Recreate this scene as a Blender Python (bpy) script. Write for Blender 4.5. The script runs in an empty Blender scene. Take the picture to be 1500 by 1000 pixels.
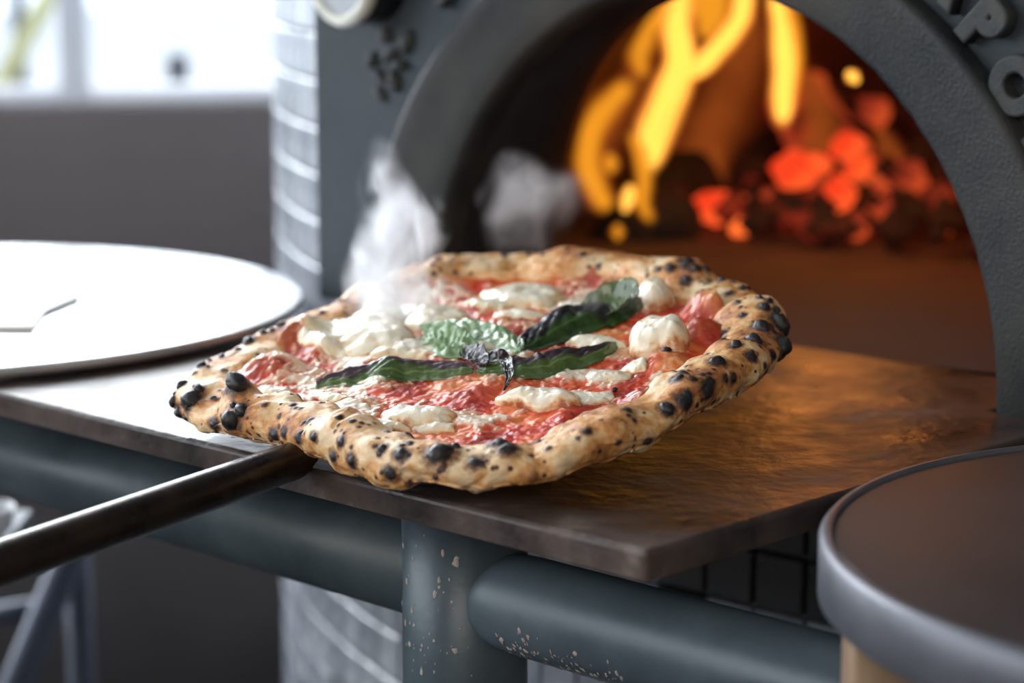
import bpy, bmesh, math, random
import numpy as np
from mathutils import Matrix, Vector
D = bpy.data
SC = bpy.context.scene
COL = SC.collection
rng = np.random.default_rng(7)
random.seed(7)

# ------------------------------------------------------------------ camera
FPX, HC = 3300.0, 0.255
PITCH = math.atan2(600, FPX)
cam_d = D.cameras.new('camera')
cam_d.sensor_width = 36.0
cam_d.lens = FPX / 1500 * 36
cam_d.clip_start = 0.02
cam_d.clip_end = 200
cam_d.dof.use_dof = True
cam_d.dof.focus_distance = 1.09
cam_d.dof.aperture_fstop = 4.8
cam = D.objects.new('camera', cam_d)
cam.location = (0, 0, HC)
cam.rotation_euler = (math.pi / 2 - PITCH, 0, 0)
COL.objects.link(cam)
SC.camera = cam

# ------------------------------------------------------------------ world, light, exposure
SC.view_settings.view_transform = 'Standard'
SC.view_settings.look = 'None'
SC.view_settings.gamma = 1.0
SC.view_settings.use_curve_mapping = False
SC.view_settings.exposure = 0.12
W = D.worlds.new('overcast_sky')
SC.world = W
SC.cycles.volume_bounces = 2
W.use_nodes = True
wn = W.node_tree.nodes
wl = W.node_tree.links
wn.clear()
wo = wn.new('ShaderNodeOutputWorld')
wb = wn.new('ShaderNodeBackground')
wb.inputs['Strength'].default_value = 2.2
tc = wn.new('ShaderNodeTexCoord')
sx = wn.new('ShaderNodeSeparateXYZ')
rp = wn.new('ShaderNodeValToRGB')
rp.color_ramp.elements[0].position = 0.45
rp.color_ramp.elements[0].color = (0.78, 0.88, 1.0, 1)
rp.color_ramp.elements[1].position = 0.75
rp.color_ramp.elements[1].color = (0.93, 0.97, 1.0, 1)
mp = wn.new('ShaderNodeMath')
mp.operation = 'MULTIPLY_ADD'
mp.inputs[1].default_value = 0.5
mp.inputs[2].default_value = 0.5
wl.new(tc.outputs['Generated'], sx.inputs[0])
wl.new(sx.outputs['Z'], mp.inputs[0])
wl.new(mp.outputs[0], rp.inputs[0])
wl.new(rp.outputs[0], wb.inputs['Color'])
wl.new(wb.outputs[0], wo.inputs[0])


def lamp(name, kind, loc, energy, color=(1, 1, 1), size=0.1, sy=None, target=None):
    l = D.lights.new(name, kind)
    l.energy = energy
    l.color = color
    if kind == 'AREA':
        l.size = size
        if sy:
            l.shape = 'RECTANGLE'
            l.size_y = sy
    else:
        l.shadow_soft_size = size
    o = D.objects.new(name, l)
    o.location = loc
    if target is not None:
        d = Vector(target) - Vector(loc)
        o.rotation_euler = d.to_track_quat('-Z', 'Y').to_euler()
    COL.objects.link(o)
    return o

# daylight entering through the street windows behind and to the left
lamp('daylight_back', 'AREA', (-0.75, 3.00, 0.86), 105, (0.90, 0.95, 1.0), 2.6, 1.25, (-0.2, 1.0, 0.2))
lamp('daylight_left', 'AREA', (-2.35, 0.9, 0.75), 27, (0.90, 0.95, 1.0), 2.6, 1.2, (0.0, 1.1, 0.0))
lamp('fill_front', 'AREA', (-0.5, -2.1, 0.95), 29, (1.0, 0.90, 0.78), 1.6, 1.0, (0.0, 1.1, 0.0))  # warm fill added behind the camera; that wall has no window

# ------------------------------------------------------------------ frame of reference
CP = np.array([0, 0, HC])
FW = np.array([0, math.cos(PITCH), -math.sin(PITCH)])
UP = np.array([0, math.sin(PITCH), math.cos(PITCH)])
RT = np.array([1.0, 0, 0])
AZ = math.radians(43.8)
V = np.array([math.sin(AZ), math.cos(AZ), 0])      # into the oven
U = np.array([math.cos(AZ), -math.sin(AZ), 0])     # along the oven front
Z = np.array([0, 0, 1.0])
O = np.array([0.25918, 1.19552, 0.0])              # right foot of the arch on the shelf


def ray(x, y):
    return FW + RT * (x - 750) / FPX - UP * (y - 500) / FPX


def hz(x, y, z=0.0):
    d = ray(x, y)
    return CP + d * ((z - HC) / d[2])


def hp(x, y, P, n):
    d = ray(x, y)
    return CP + d * (np.dot(P - CP, n) / np.dot(d, n))


def proj(P):
    q = np.asarray(P) - CP
    w = q @ FW
    return np.stack([750 + FPX * (q @ RT) / w, 500 - FPX * (q @ UP) / w, w], -1)


def uvz(u, v, z):
    return O + U * u + V * v + Z * z

# ------------------------------------------------------------------ noise
def hash3(i, j, k, s):
    h = (i * 374761393 + j * 668265263 + k * 2147483647 + s * 1274126177) & 0xFFFFFFFF
    h = ((h ^ (h >> 13)) * 1274126177) & 0xFFFFFFFF
    h = h ^ (h >> 16)
    return (h & 0xFFFFFF) / float(0xFFFFFF)


def vn(P, scale, seed=0):
    P = np.asarray(P, float) * scale
    i = np.floor(P).astype(np.int64)
    f = P - i
    f = f * f * (3 - 2 * f)
    i = i + 100000
    r = 0
    for a in (0, 1):
        for b in (0, 1):
            for c in (0, 1):
                w = (f[..., 0] if a else 1 - f[..., 0]) * (f[..., 1] if b else 1 - f[..., 1]) * (f[..., 2] if c else 1 - f[..., 2])
                r = r + w * hash3(i[..., 0] + a, i[..., 1] + b, i[..., 2] + c, seed)
    return r * 2 - 1


def fbm(P, scale, seed=0, octv=3, gain=0.5):
    r, a = 0, 1.0
    for o in range(octv):
        r = r + a * vn(P, scale * 2 ** o, seed + o * 17)
        a *= gain
    return r


def sstep(a, b, x):
    t = np.clip((x - a) / (b - a), 0, 1)
    return t * t * (3 - 2 * t)

# ------------------------------------------------------------------ materials
def mat(name):
    m = D.materials.new(name)
    m.use_nodes = True
    nt = m.node_tree
    return m, nt.nodes, nt.links, nt.nodes['Principled BSDF']


def N(n, t, **kw):
    x = n.new(t)
    for k, v in kw.items():
        if hasattr(x, k):
            setattr(x, k, v)
        else:
            x.inputs[k.replace('_', ' ')].default_value = v
    return x


def ramp(n, stops, interp='LINEAR'):
    r = n.new('ShaderNodeValToRGB')
    cr = r.color_ramp
    cr.interpolation = interp
    while len(cr.elements) > 1:
        cr.elements.remove(cr.elements[-1])
    cr.elements[0].position = stops[0][0]
    cr.elements[0].color = (*stops[0][1], 1)
    for p, c in stops[1:]:
        e = cr.elements.new(p)
        e.color = (*c, 1)
    return r


def noisy(name, c1, c2, scale=20, rough=(0.4, 0.6), metal=0.0, bump=0.1, bscale=200, detail=6, dist=0.001, stretch=None, lo=0.35, hi=0.65, spec=0.5, coat=0, extra=None):
    m, n, l, b = mat(name)
    t = n.new('ShaderNodeTexCoord')
    src = t.outputs['Object']
    if stretch:
        mp_ = n.new('ShaderNodeMapping')
        mp_.inputs['Scale'].default_value = stretch
        l.new(src, mp_.inputs[0])
        src = mp_.outputs[0]
    a = N(n, 'ShaderNodeTexNoise', Scale=scale, Detail=detail, Roughness=0.6)
    l.new(src, a.inputs['Vector'])
    stops = [(lo, c1), (hi, c2)]
    if extra:
        stops += extra
    r = ramp(n, stops)
    l.new(a.outputs[0], r.inputs[0])
    l.new(r.outputs[0], b.inputs['Base Color'])
    mr = n.new('ShaderNodeMapRange')
    mr.inputs['From Min'].default_value = 0.3
    mr.inputs['From Max'].default_value = 0.7
    mr.inputs['To Min'].default_value = rough[0]
    mr.inputs['To Max'].default_value = rough[1]
    l.new(a.outputs[0], mr.inputs[0])
    l.new(mr.outputs[0], b.inputs['Roughness'])
    b.inputs['Metallic'].default_value = metal
    b.inputs['Specular IOR Level'].default_value = spec
    b.inputs['Coat Weight'].default_value = coat
    if bump:
        c = N(n, 'ShaderNodeTexNoise', Scale=bscale, Detail=4)
        l.new(src, c.inputs['Vector'])
        bp = n.new('ShaderNodeBump')
        bp.inputs['Strength'].default_value = bump
        bp.inputs['Distance'].default_value = dist
        l.new(c.outputs[0], bp.inputs['Height'])
        l.new(bp.outputs[0], b.inputs['Normal'])
    return m


def emis(name, stops, scale, strength, base=(0.02, 0.015, 0.012)):
    m, n, l, b = mat(name)
    t = n.new('ShaderNodeTexCoord')
    a = N(n, 'ShaderNodeTexNoise', Scale=scale, Detail=3)
    l.new(t.outputs['Object'], a.inputs['Vector'])
    r = ramp(n, stops)
    l.new(a.outputs[0], r.inputs[0])
    l.new(r.outputs[0], b.inputs['Emission Color'])
    b.inputs['Emission Strength'].default_value = strength
    b.inputs['Base Color'].default_value = (*base, 1)
    b.inputs['Roughness'].default_value = 0.9
    return m


M = {}
M['iron_face'] = noisy('cast_iron_face', (0.020, 0.029, 0.036), (0.044, 0.056, 0.066), 9, (0.5, 0.7), 0.1, 0.5, 260, dist=0.0012, spec=.35)
M['iron_trim'] = noisy('cast_iron_trim', (0.018, 0.022, 0.026), (0.066, 0.062, 0.054), 8, (0.5, 0.7), 0.1, 0.6, 420, dist=0.001, spec=.35)
M['iron_letter'] = noisy('worn_iron_letters', (0.024, 0.030, 0.034), (0.065, 0.068, 0.066), 60, (0.45, 0.65), 0.1, 0.5, 500, dist=0.0006, spec=.35)
M['soot'] = noisy('sooted_iron', (0.012, 0.014, 0.018), (0.03, 0.034, 0.042), 12, (0.6, 0.85), 0.0, 0.4, 90)
M['shelf'] = noisy('seasoned_steel_shelf', (0.020, 0.016, 0.016), (0.085, 0.062, 0.054), 15, (0.22, 0.56), 0.0, 0.8, 80, detail=12, dist=0.0014, spec=.30, lo=.38, hi=.60, extra=[(0.70, (0.21, 0.17, 0.145))])
M['rail'] = noisy('green_grey_painted_steel', (0.044, 0.066, 0.082), (0.084, 0.116, 0.138), 11, (0.33, 0.5), 0.1, 0.25, 120)
M['grout'] = noisy('dark_grout', (0.10, 0.10, 0.11), (0.16, 0.16, 0.17), 40, (0.8, 0.9), 0, 0.3, 300)
M['tile'] = noisy('grey_glazed_mosaic', (0.20, 0.225, 0.27), (0.32, 0.34, 0.38), 18, (0.15, 0.35), 0, 0.1, 60)
M['tile2'] = noisy('pale_glazed_mosaic', (0.28, 0.31, 0.36), (0.42, 0.44, 0.48), 18, (0.15, 0.35), 0, 0.1, 60)
M['tile_shaded'] = noisy('shaded_glazed_mosaic', (0.014, 0.015, 0.018), (0.03, 0.032, 0.036), 18, (0.2, 0.4), 0, 0.1, 60)  # same mosaic with the shade under the shelf put into its colour
M['hearth'] = noisy('red_brown_fire_brick', (0.075, 0.04, 0.034), (0.13, 0.075, 0.06), 14, (0.7, 0.9), 0, 0.3, 80)
M['dome'] = noisy('sooted_fire_brick', (0.07, 0.032, 0.024), (0.16, 0.07, 0.045), 8, (0.8, 0.95), 0, 0.3, 40)
M['handle'] = noisy('burnished_dark_steel', (0.015, 0.011, 0.009), (0.05, 0.032, 0.024), 30, (0.22, 0.4), 0.55, 0.15, 300, stretch=(1, 1, 1))
M['disc_white'] = noisy('polished_pale_metal', (0.66, 0.68, 0.71), (0.80, 0.82, 0.85), 6, (0.18, 0.30), 0.6, 0.03, 40)
M['disc_dark'] = noisy('dark_red_brown_stain', (0.020, 0.012, 0.011), (0.042, 0.022, 0.018), 5, (0.45, 0.6), 0.0, 0.1, 80)
M['disc_rim'] = noisy('brushed_grey_metal_band', (0.09, 0.095, 0.115), (0.15, 0.155, 0.18), 12, (0.35, 0.5), 0.4, 0.1, 200)
M['wood'] = noisy('pale_raw_wood', (0.26, 0.17, 0.10), (0.42, 0.29, 0.19), 30, (0.6, 0.8), 0, 0.3, 160, stretch=(1, 1, 0.2))
M['wall_dark'] = noisy('dark_brown_panel', (0.056, 0.047, 0.046), (0.070, 0.060, 0.058), 2, (0.6, 0.7), 0, 0.03, 30)
M['wall_light'] = noisy('grey_plaster', (0.30, 0.29, 0.28), (0.36, 0.35, 0.34), 3, (0.8, 0.9), 0, 0.05, 60)
M['ceiling'] = noisy('off_white_ceiling', (0.42, 0.42, 0.42), (0.48, 0.48, 0.48), 3, (0.8, 0.9), 0, 0.05, 60)
M['floor'] = noisy('dark_floor', (0.020, 0.018, 0.019), (0.035, 0.03, 0.03), 4, (0.5, 0.7), 0, 0.05, 60)
M['frame_white'] = noisy('white_window_frame', (0.62, 0.65, 0.70), (0.70, 0.72, 0.76), 4, (0.5, 0.6), 0, 0.02, 60)
M['pavement'] = noisy('pale_pavement', (0.40, 0.42, 0.46), (0.5, 0.52, 0.56), 1, (0.8, 0.9), 0, 0.02, 60)
M['building'] = noisy('pale_street_render', (0.20, 0.23, 0.27), (0.27, 0.30, 0.34), 0.4, (0.8, 0.9), 0, 0.02, 60)
M['yellow'] = noisy('yellow_paint', (0.86, 0.84, 0.44), (0.92, 0.9, 0.5), 4, (0.5, 0.6), 0, 0.02, 60)
M['bollard'] = noisy('grey_blue_paint', (0.06, 0.07, 0.10), (0.09, 0.10, 0.13), 4, (0.5, 0.6), 0, 0.02, 60)
M['legsteel'] = noisy('blue_grey_steel_leg', (0.026, 0.034, 0.055), (0.05, 0.06, 0.09), 9, (0.35, 0.5), 0.3, 0.05, 60)
M['enamel'] = noisy('white_enamel', (0.72, 0.76, 0.82), (0.8, 0.84, 0.88), 6, (0.2, 0.3), 0, 0.02, 60)
M['gauge_ring'] = noisy('cream_gauge_ring', (0.62, 0.62, 0.55), (0.72, 0.72, 0.66), 30, (0.3, 0.4), 0.1, 0.03, 60)
M['gauge_face'] = noisy('grey_gauge_dial', (0.36, 0.40, 0.45), (0.50, 0.54, 0.58), 30, (0.25, 0.4), 0, 0.03, 60)
M['gauge_case'] = noisy('black_gauge_case', (0.01, 0.01, 0.012), (0.02, 0.02, 0.022), 30, (0.4, 0.5), 0, 0.03, 60)
M['speck'] = noisy('dried_flour_and_chipped_paint', (0.30, 0.26, 0.23), (0.46, 0.42, 0.38), 60, (0.7, 0.9), 0, 0.1, 200)
M['board'] = noisy('pale_birch_board', (0.50, 0.48, 0.46), (0.60, 0.58, 0.56), 10, (0.4, 0.5), 0, 0.03, 60)
M['board_edge'] = noisy('brown_board_edge', (0.20, 0.17, 0.15), (0.28, 0.24, 0.21), 10, (0.5, 0.6), 0, 0.03, 60)
M['char'] = noisy('blistered_char', (0.008, 0.008, 0.010), (0.026, 0.023, 0.024), 260, (0.33, 0.6), 0, 0.5, 900, dist=0.0004, extra=[(0.8, (0.07, 0.05, 0.04))])
M['log'] = noisy('charred_log', (0.012, 0.01, 0.009), (0.05, 0.03, 0.022), 20, (0.8, 0.95), 0, 0.8, 60, dist=0.004)

def glow_mat(name, thr, c_lo, c_hi, strength, scale=16):
    return emis(name, [(0.0, (0, 0, 0)), (thr, (0.02, 0.002, 0.001)), (thr + 0.08, c_lo), (thr + 0.25, c_hi)], scale, strength)
M['ember'] = glow_mat('glowing_ember', 0.30, (0.75, 0.03, 0.008), (1.0, 0.10, 0.02), 1.1, 14)
M['ember_dim'] = glow_mat('dull_red_ember', 0.38, (0.34, 0.03, 0.012), (0.75, 0.09, 0.02), 0.75, 11)
M['ember_hot'] = glow_mat('orange_ember', 0.2, (1.0, 0.08, 0.015), (1.0, 0.15, 0.025), 1.3, 14)
M['ember_black'] = glow_mat('black_charcoal', 0.56, (0.30, 0.02, 0.008), (0.5, 0.05, 0.01), 0.6, 12)

def flame_mat(name, core, edge, s, opac):
    m = D.materials.new(name)
    m.use_nodes = True
    n, l = m.node_tree.nodes, m.node_tree.links
    n.clear()
    out = n.new('ShaderNodeOutputMaterial')
    at = n.new('ShaderNodeAttribute'); at.attribute_name = 'across'
    al = n.new('ShaderNodeAttribute'); al.attribute_name = 'along'
    t = n.new('ShaderNodeTexCoord')
    nz = N(n, 'ShaderNodeTexNoise', Scale=14, Detail=2)
    l.new(t.outputs['Object'], nz.inputs['Vector'])
    # core mask = (1-across^2) * noise
    sq = n.new('ShaderNodeMath'); sq.operation = 'POWER'; sq.inputs[1].default_value = 1.7
    l.new(at.outputs['Fac'], sq.inputs[0])
    iv = n.new('ShaderNodeMath'); iv.operation = 'SUBTRACT'; iv.inputs[0].default_value = 1
    l.new(sq.outputs[0], iv.inputs[1])
    mu = n.new('ShaderNodeMath'); mu.operation = 'MULTIPLY_ADD'; mu.inputs[1].default_value = 0.9; mu.inputs[2].default_value = -0.45
    l.new(nz.outputs[0], mu.inputs[0])
    ad = n.new('ShaderNodeMath'); ad.operation = 'ADD'; ad.use_clamp = True
    l.new(iv.outputs[0], ad.inputs[0]); l.new(mu.outputs[0], ad.inputs[1])
    r = ramp(n, [(0.0, edge), (0.45, tuple(0.5 * (a + b) for a, b in zip(core, edge))), (0.85, core)])
    l.new(ad.outputs[0], r.inputs[0])
    em = n.new('ShaderNodeEmission'); em.inputs['Strength'].default_value = s
    l.new(r.outputs[0], em.inputs['Color'])
    tr = n.new('ShaderNodeBsdfTransparent')
    fa = n.new('ShaderNodeMath'); fa.operation = 'MULTIPLY'
    l.new(ad.outputs[0], fa.inputs[0]); l.new(al.outputs['Fac'], fa.inputs[1])
    fp = n.new('ShaderNodeMath'); fp.operation = 'POWER'; fp.inputs[1].default_value = 2.0
    l.new(fa.outputs[0], fp.inputs[0])
    fb = n.new('ShaderNodeMath'); fb.operation = 'MULTIPLY'; fb.inputs[1].default_value = opac; fb.use_clamp = True
    l.new(fp.outputs[0], fb.inputs[0])
    mx = n.new('ShaderNodeMixShader')
    l.new(fb.outputs[0], mx.inputs[0]); l.new(tr.outputs[0], mx.inputs[1]); l.new(em.outputs[0], mx.inputs[2])
    l.new(mx.outputs[0], out.inputs['Surface'])
    return m
M['flame_hot'] = flame_mat('yellow_flame', (1.0, 0.47, 0.065), (0.95, 0.14, 0.01), 1.8, 1.6)
M['flame_mid'] = flame_mat('orange_flame', (1.0, 0.36, 0.02), (0.75, 0.07, 0.005), 0.85, 1.15)
M['flame_dim'] = flame_mat('dim_orange_flame', (0.50, 0.10, 0.015), (0.30, 0.025, 0.004), 0.5, 0.9)

def glass_mat():
    m, n, l, b = mat('window_glass')
    b.inputs['Base Color'].default_value = (0.95, 0.98, 1, 1)
    b.inputs['Roughness'].default_value = 0.02
    b.inputs['Transmission Weight'].default_value = 1.0
    b.inputs['IOR'].default_value = 1.05
    return m
M['glass'] = glass_mat()

# ------------------------------------------------------------------ object helpers
def link(name, me, m=None, parent=None, smooth=True):
    o = D.objects.new(name, me)
    if m is not None:
        me.materials.append(m)
    if smooth:
        me.shade_smooth() if hasattr(me, 'shade_smooth') else None
    COL.objects.link(o)
    if parent is not None:
        o.parent = parent
    return o


def mesh(name, vs, fs, attrs=None):
    me = D.meshes.new(name)
    me.from_pydata([tuple(map(float, p)) for p in vs], [], [tuple(int(i) for i in f) for f in fs])
    me.update()
    if attrs:
        for k, a in attrs.items():
            at = me.attributes.new(k, 'FLOAT', 'POINT')
            at.data.foreach_set('value', np.asarray(a, np.float32))
    return me


def gridfaces(nu, nv, cu=False, cv=False):
    fs = []
    for i in range(nu if cu else nu - 1):
        for j in range(nv if cv else nv - 1):
            a = i * nv + j
            b = ((i + 1) % nu) * nv + j
            c = ((i + 1) % nu) * nv + (j + 1) % nv
            d = i * nv + (j + 1) % nv
            fs.append((a, b, c, d))
    return fs


def tag(o, label, cat, group=None, kind=None):
    o['label'] = label
    o['category'] = cat
    if group: o['group'] = group
    if kind: o['kind'] = kind
    return o


def empty(name, loc=(0, 0, 0), label=None, cat=None, group=None):
    o = D.objects.new(name, None)
    o.empty_display_size = 0.05
    o.location = loc
    COL.objects.link(o)
    if label: tag(o, label, cat, group)
    return o


def parented(o, parent):
    """parent keeping the world placement (parents here carry translation only)"""
    o.parent = parent
    o.location = Vector(o.location) - Vector(parent.location)
    return o


def boxmesh(name, c, ax, ay, az, bevel=0.0, seg=2):
    """box centred at c with half-axis vectors"""
    c, ax, ay, az = map(np.asarray, (c, ax, ay, az))
    bm = bmesh.new()
    vs = [bm.verts.new(c + sx_ * ax + sy_ * ay + sz_ * az) for sx_ in (-1, 1) for sy_ in (-1, 1) for sz_ in (-1, 1)]
    for f in ((0, 1, 3, 2), (4, 6, 7, 5), (0, 4, 5, 1), (2, 3, 7, 6), (0, 2, 6, 4), (1, 5, 7, 3)):
        bm.faces.new([vs[i] for i in f])
    bmesh.ops.recalc_face_normals(bm, faces=bm.faces)
    if bevel:
        bmesh.ops.bevel(bm, geom=list(bm.edges), offset=bevel, segments=seg, affect='EDGES', profile=0.5)
    me = D.meshes.new(name)
    bm.to_mesh(me)
    bm.free()
    return me


def box(name, c, ax, ay, az, m, parent=None, bevel=0.0):
    c = np.asarray(c, float)
    o = link(name, boxmesh(name, (0, 0, 0), ax, ay, az, bevel), m, None, bevel > 0)
    o.location = c
    if parent is not None: parented(o, parent)
    return o


def sweep(pts, radii, n=20, caps=True, up=(0, 0, 1)):
    """tube along pts"""
    pts = np.asarray(pts, float)
    radii = np.broadcast_to(np.asarray(radii, float), (len(pts),))
    t = np.gradient(pts, axis=0)
    t /= np.linalg.norm(t, axis=1)[:, None]
    vs = []
    up = np.asarray(up, float)
    for p, d, r in zip(pts, t, radii):
        a = np.cross(d, up)
        if np.linalg.norm(a) < 1e-3: a = np.cross(d, (1, 0, 0))
        a /= np.linalg.norm(a)
        b = np.cross(a, d)
        for k in range(n):
            th = 2 * math.pi * k / n
            vs.append(p + r * (math.cos(th) * a + math.sin(th) * b))
    fs = gridfaces(len(pts), n, False, True)
    if caps:
        fs.append(tuple(range(n)))
        fs.append(tuple((len(pts) - 1) * n + k for k in range(n))[::-1])
    return vs, fs


def tube(name, pts, r, m, parent=None, n=20):
    pts = np.asarray(pts, float)
    c = pts[0].copy()
    vs, fs = sweep(pts - c, r, n)
    me = mesh(name, vs, fs)
    bm = bmesh.new(); bm.from_mesh(me); bmesh.ops.recalc_face_normals(bm, faces=bm.faces); bm.to_mesh(me); bm.free()
    o = link(name, me, m)
    o.location = c
    if parent is not None: parented(o, parent)
    return o


def lathe(name, prof, m, loc, parent=None, n=96, axis=None):
    """profile (r,z) revolved about z, or about the given axis"""
    prof = np.asarray(prof, float)
    if axis is None:
        a, b, c = np.array([1., 0, 0]), np.array([0, 1., 0]), Z
    else:
        c = np.asarray(axis, float); c = c / np.linalg.norm(c)
        a = np.cross(c, Z) if abs(c[2]) < .9 else np.array([1., 0, 0])
        a /= np.linalg.norm(a); b = np.cross(c, a)
    vs = []
    for k in range(n):
        t = 2 * math.pi * k / n
        for r, z in prof:
            vs.append(a * r * math.cos(t) + b * r * math.sin(t) + c * z)
    fs = gridfaces(n, len(prof), True, False)
    me = mesh(name, vs, fs)
    bm = bmesh.new(); bm.from_mesh(me)
    bmesh.ops.remove_doubles(bm, verts=bm.verts, dist=1e-6)
    bmesh.ops.recalc_face_normals(bm, faces=bm.faces); bm.to_mesh(me); bm.free()
    o = link(name, me, m)
    o.location = np.asarray(loc, float)
    if parent is not None: parented(o, parent)
    return o


def smooth_path(pts, n):
    pts = np.asarray(pts, float)
    s = np.r_[0, np.cumsum(np.linalg.norm(np.diff(pts, axis=0), axis=1))]
    t = np.linspace(0, s[-1], n)
    out = np.stack([np.interp(t, s, pts[:, k]) for k in range(pts.shape[1])], 1)
    for _ in range(max(1, n // 8)):
        out[1:-1] = (out[:-2] + 2 * out[1:-1] + out[2:]) / 4
    return out

# ================================================================== SETTING
FLOOR = -0.95
def struct(o):
    o['kind'] = 'structure'
    return o
struct(box('floor', (0, 0.6, FLOOR - 0.05), (3.2, 0, 0), (0, 3.4, 0), (0, 0, 0.05), M['floor']))
struct(box('ceiling', (0, 0.6, 1.75), (3.2, 0, 0), (0, 3.4, 0), (0, 0, 0.05), M['ceiling']))
# back wall: a low dark panel wall with street windows above it
A0 = np.array([-0.71, 3.075, 0]); WD = np.array([0.976, 0.218, 0]); WN = np.array([-WD[1], WD[0], 0])
SILL = 0.02
def wallpt(s, d, z): return A0 + WD * s + WN * d + Z * z
struct(box('wall_back', wallpt(0.9, 0.07, (FLOOR + SILL) / 2), WD * 2.9, WN * 0.06, Z * (SILL - FLOOR) / 2, M['wall_dark'], bevel=0.004))
struct(box('baseboard_back', wallpt(0.9, -0.0, FLOOR + 0.19), WD * 2.9, WN * 0.008, Z * 0.19, M['floor'], bevel=0.002))
struct(box('trim_1', wallpt(0.9, 0.07, 1.62), WD * 2.9, WN * 0.06, Z * 0.10, M['wall_light']))
def window(name, s0, s1):
    w = D.objects.new(name, None); w.location = wallpt((s0 + s1) / 2, 0.07, SILL); COL.objects.link(w); w['kind'] = 'structure'
    zc, hh = (SILL + 1.52) / 2, (1.52 - SILL) / 2
    for s in (s0, s1):
        box('window_frame', wallpt(s + (0.011 if s == s0 else -0.011), 0.07, zc), WD * 0.010, WN * 0.03, Z * hh, M['frame_white'], w, 0.003)
    box('window_rail', wallpt((s0 + s1) / 2, 0.07, SILL + 0.012), WD * ((s1 - s0) / 2 - 0.022), WN * 0.03, Z * 0.011, M['frame_white'], w, 0.002)
    box('window_rail', wallpt((s0 + s1) / 2, 0.07, 1.49), WD * ((s1 - s0) / 2 - 0.022), WN * 0.03, Z * 0.025, M['frame_white'], w, 0.003)
    box('pane', wallpt((s0 + s1) / 2, 0.07, zc), WD * ((s1 - s0) / 2 - 0.022), WN * 0.002, Z * (hh - 0.05), M['glass'], w)
window('window_1', -1.9, 0.115)
window('window_2', 0.115, 1.3)
struct(box('wall_left', (-2.6, 0.6, (FLOOR + 0.15) / 2), (0.06, 0, 0), (0, 3.2, 0), (0, 0, (0.15 - FLOOR) / 2), M['wall_light']))
struct(box('trim_2', (-2.6, 0.6, 1.55), (0.06, 0, 0), (0, 3.2, 0), (0, 0, 0.2), M['wall_light']))
struct(box('trim_3', (-2.6, -1.6, 0.75), (0.06, 0, 0), (0, 1.0, 0), (0, 0, 0.6), M['wall_light']))
struct(box('wall_right', (2.6, 0.6, 0.4), (0.06, 0, 0), (0, 3.2, 0), (0, 0, 1.3), M['wall_light']))
struct(box('wall_front', (0, -2.6, 0.4), (2.6, 0, 0), (0, 0.06, 0), (0, 0, 1.3), M['wall_light']))
# the street outside
g = box('street_pavement', (-8, 22, -1.1), (22, 0, 0), (0, 18.2, 0), (0, 0, 0.05), M['pavement'])
g['kind'] = 'structure'
b_ = hp(200, 75, np.array([0, 30., 0]), np.array([0, 1., 0]))
bl = empty('street_building', (-6, 30, -1.05), 'pale blue-grey low building across the bright street', 'building')
zt = b_[2]
box('wall', (-7.2, 30.4, (zt - 1.05) / 2), (6.2, 0, 0), (0, 0.3, 0), (0, 0, (zt + 1.05) / 2), M['building'], bl)
for k in range(5):
    box('window', (-8.3 + k * 1.45, 30.06, zt - 0.65), (0.42, 0, 0), (0, 0.04, 0), (0, 0, 0.3), M['bollard'] if k in (1,) else M['building'], bl, 0.01)
# bollard seen through the window
pb = hp(262, 156, A0 + WN * 0.35, WN)
bo = lathe('bollard', [(0, 0), (0.045, 0), (0.045, 0.94 + SILL), (0.022, 1.0 + SILL), (0.017, 1.03), (0.017, pb[2] + 1.03 + 0.09), (0.012, pb[2] + 1.03 + 0.1), (0, pb[2] + 1.03 + 0.1)], M['bollard'], (pb[0], pb[1], -1.05), n=24)
tag(bo, 'blurred grey-blue post with a flared base outside the bright window', 'post')
# yellow strut leaning outside
P0 = hp(-14, 150, A0 + WN * 0.6, WN); P1 = hp(90, -40, A0 + WN * 0.6, WN)
dd = (P1 - P0); dn = dd / np.linalg.norm(dd); sidev = np.cross(dn, WN)
P0 = P0 - dn * (P0[2] + 1.05) / dn[2]
ys = box('yellow_strut', (P0 + P1 + dn * .3) / 2, (P1 + dn * .3 - P0) / 2, sidev * 0.016, WN * 0.012, M['yellow'], bevel=0.003)
tag(ys, 'blurred pale yellow strut leaning outside at the top left', 'strut')
P2 = hp(28, 40, A0 + WN * 0.9, WN)
gp = box('street_panel', (P2[0], P2[1], (P2[2] + .35 - 1.05) / 2 - 0.0), WD * 0.012, WN * 0.01, Z * (P2[2] + .35 + 1.05) / 2, M['bollard'], bevel=0.002)
tag(gp, 'narrow grey-blue upright outside behind the yellow strut', 'post')

# ================================================================== OVEN
oven = empty('pizza_oven', uvz(-0.211, 0.5, 0), 'wood-fired pizza oven with grey iron arched mouth and mosaic-tiled body', 'pizza oven')
CU = -0.211
AI, BI, AO, BO_ = 0.2155, 0.224, 0.275, 0.268
def pmesh(name, vs, fs, m, parent=oven, smooth=True, attrs=None, autosmooth=False):
    vs = np.asarray(vs, float)
    c = np.array(parent.location) if parent is not None else vs.mean(0)
    me = mesh(name, vs - c, fs, attrs)
    bm = bmesh.new(); bm.from_mesh(me); bmesh.ops.remove_doubles(bm, verts=bm.verts, dist=1e-6); bmesh.ops.recalc_face_normals(bm, faces=bm.faces); bm.to_mesh(me); bm.free()
    if autosmooth: me.set_sharp_from_angle(angle=math.radians(35))
    o = link(name, me, m, None, smooth)
    if parent is not None:
        o.parent = parent
    else:
        o.location = c
    return o
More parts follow.
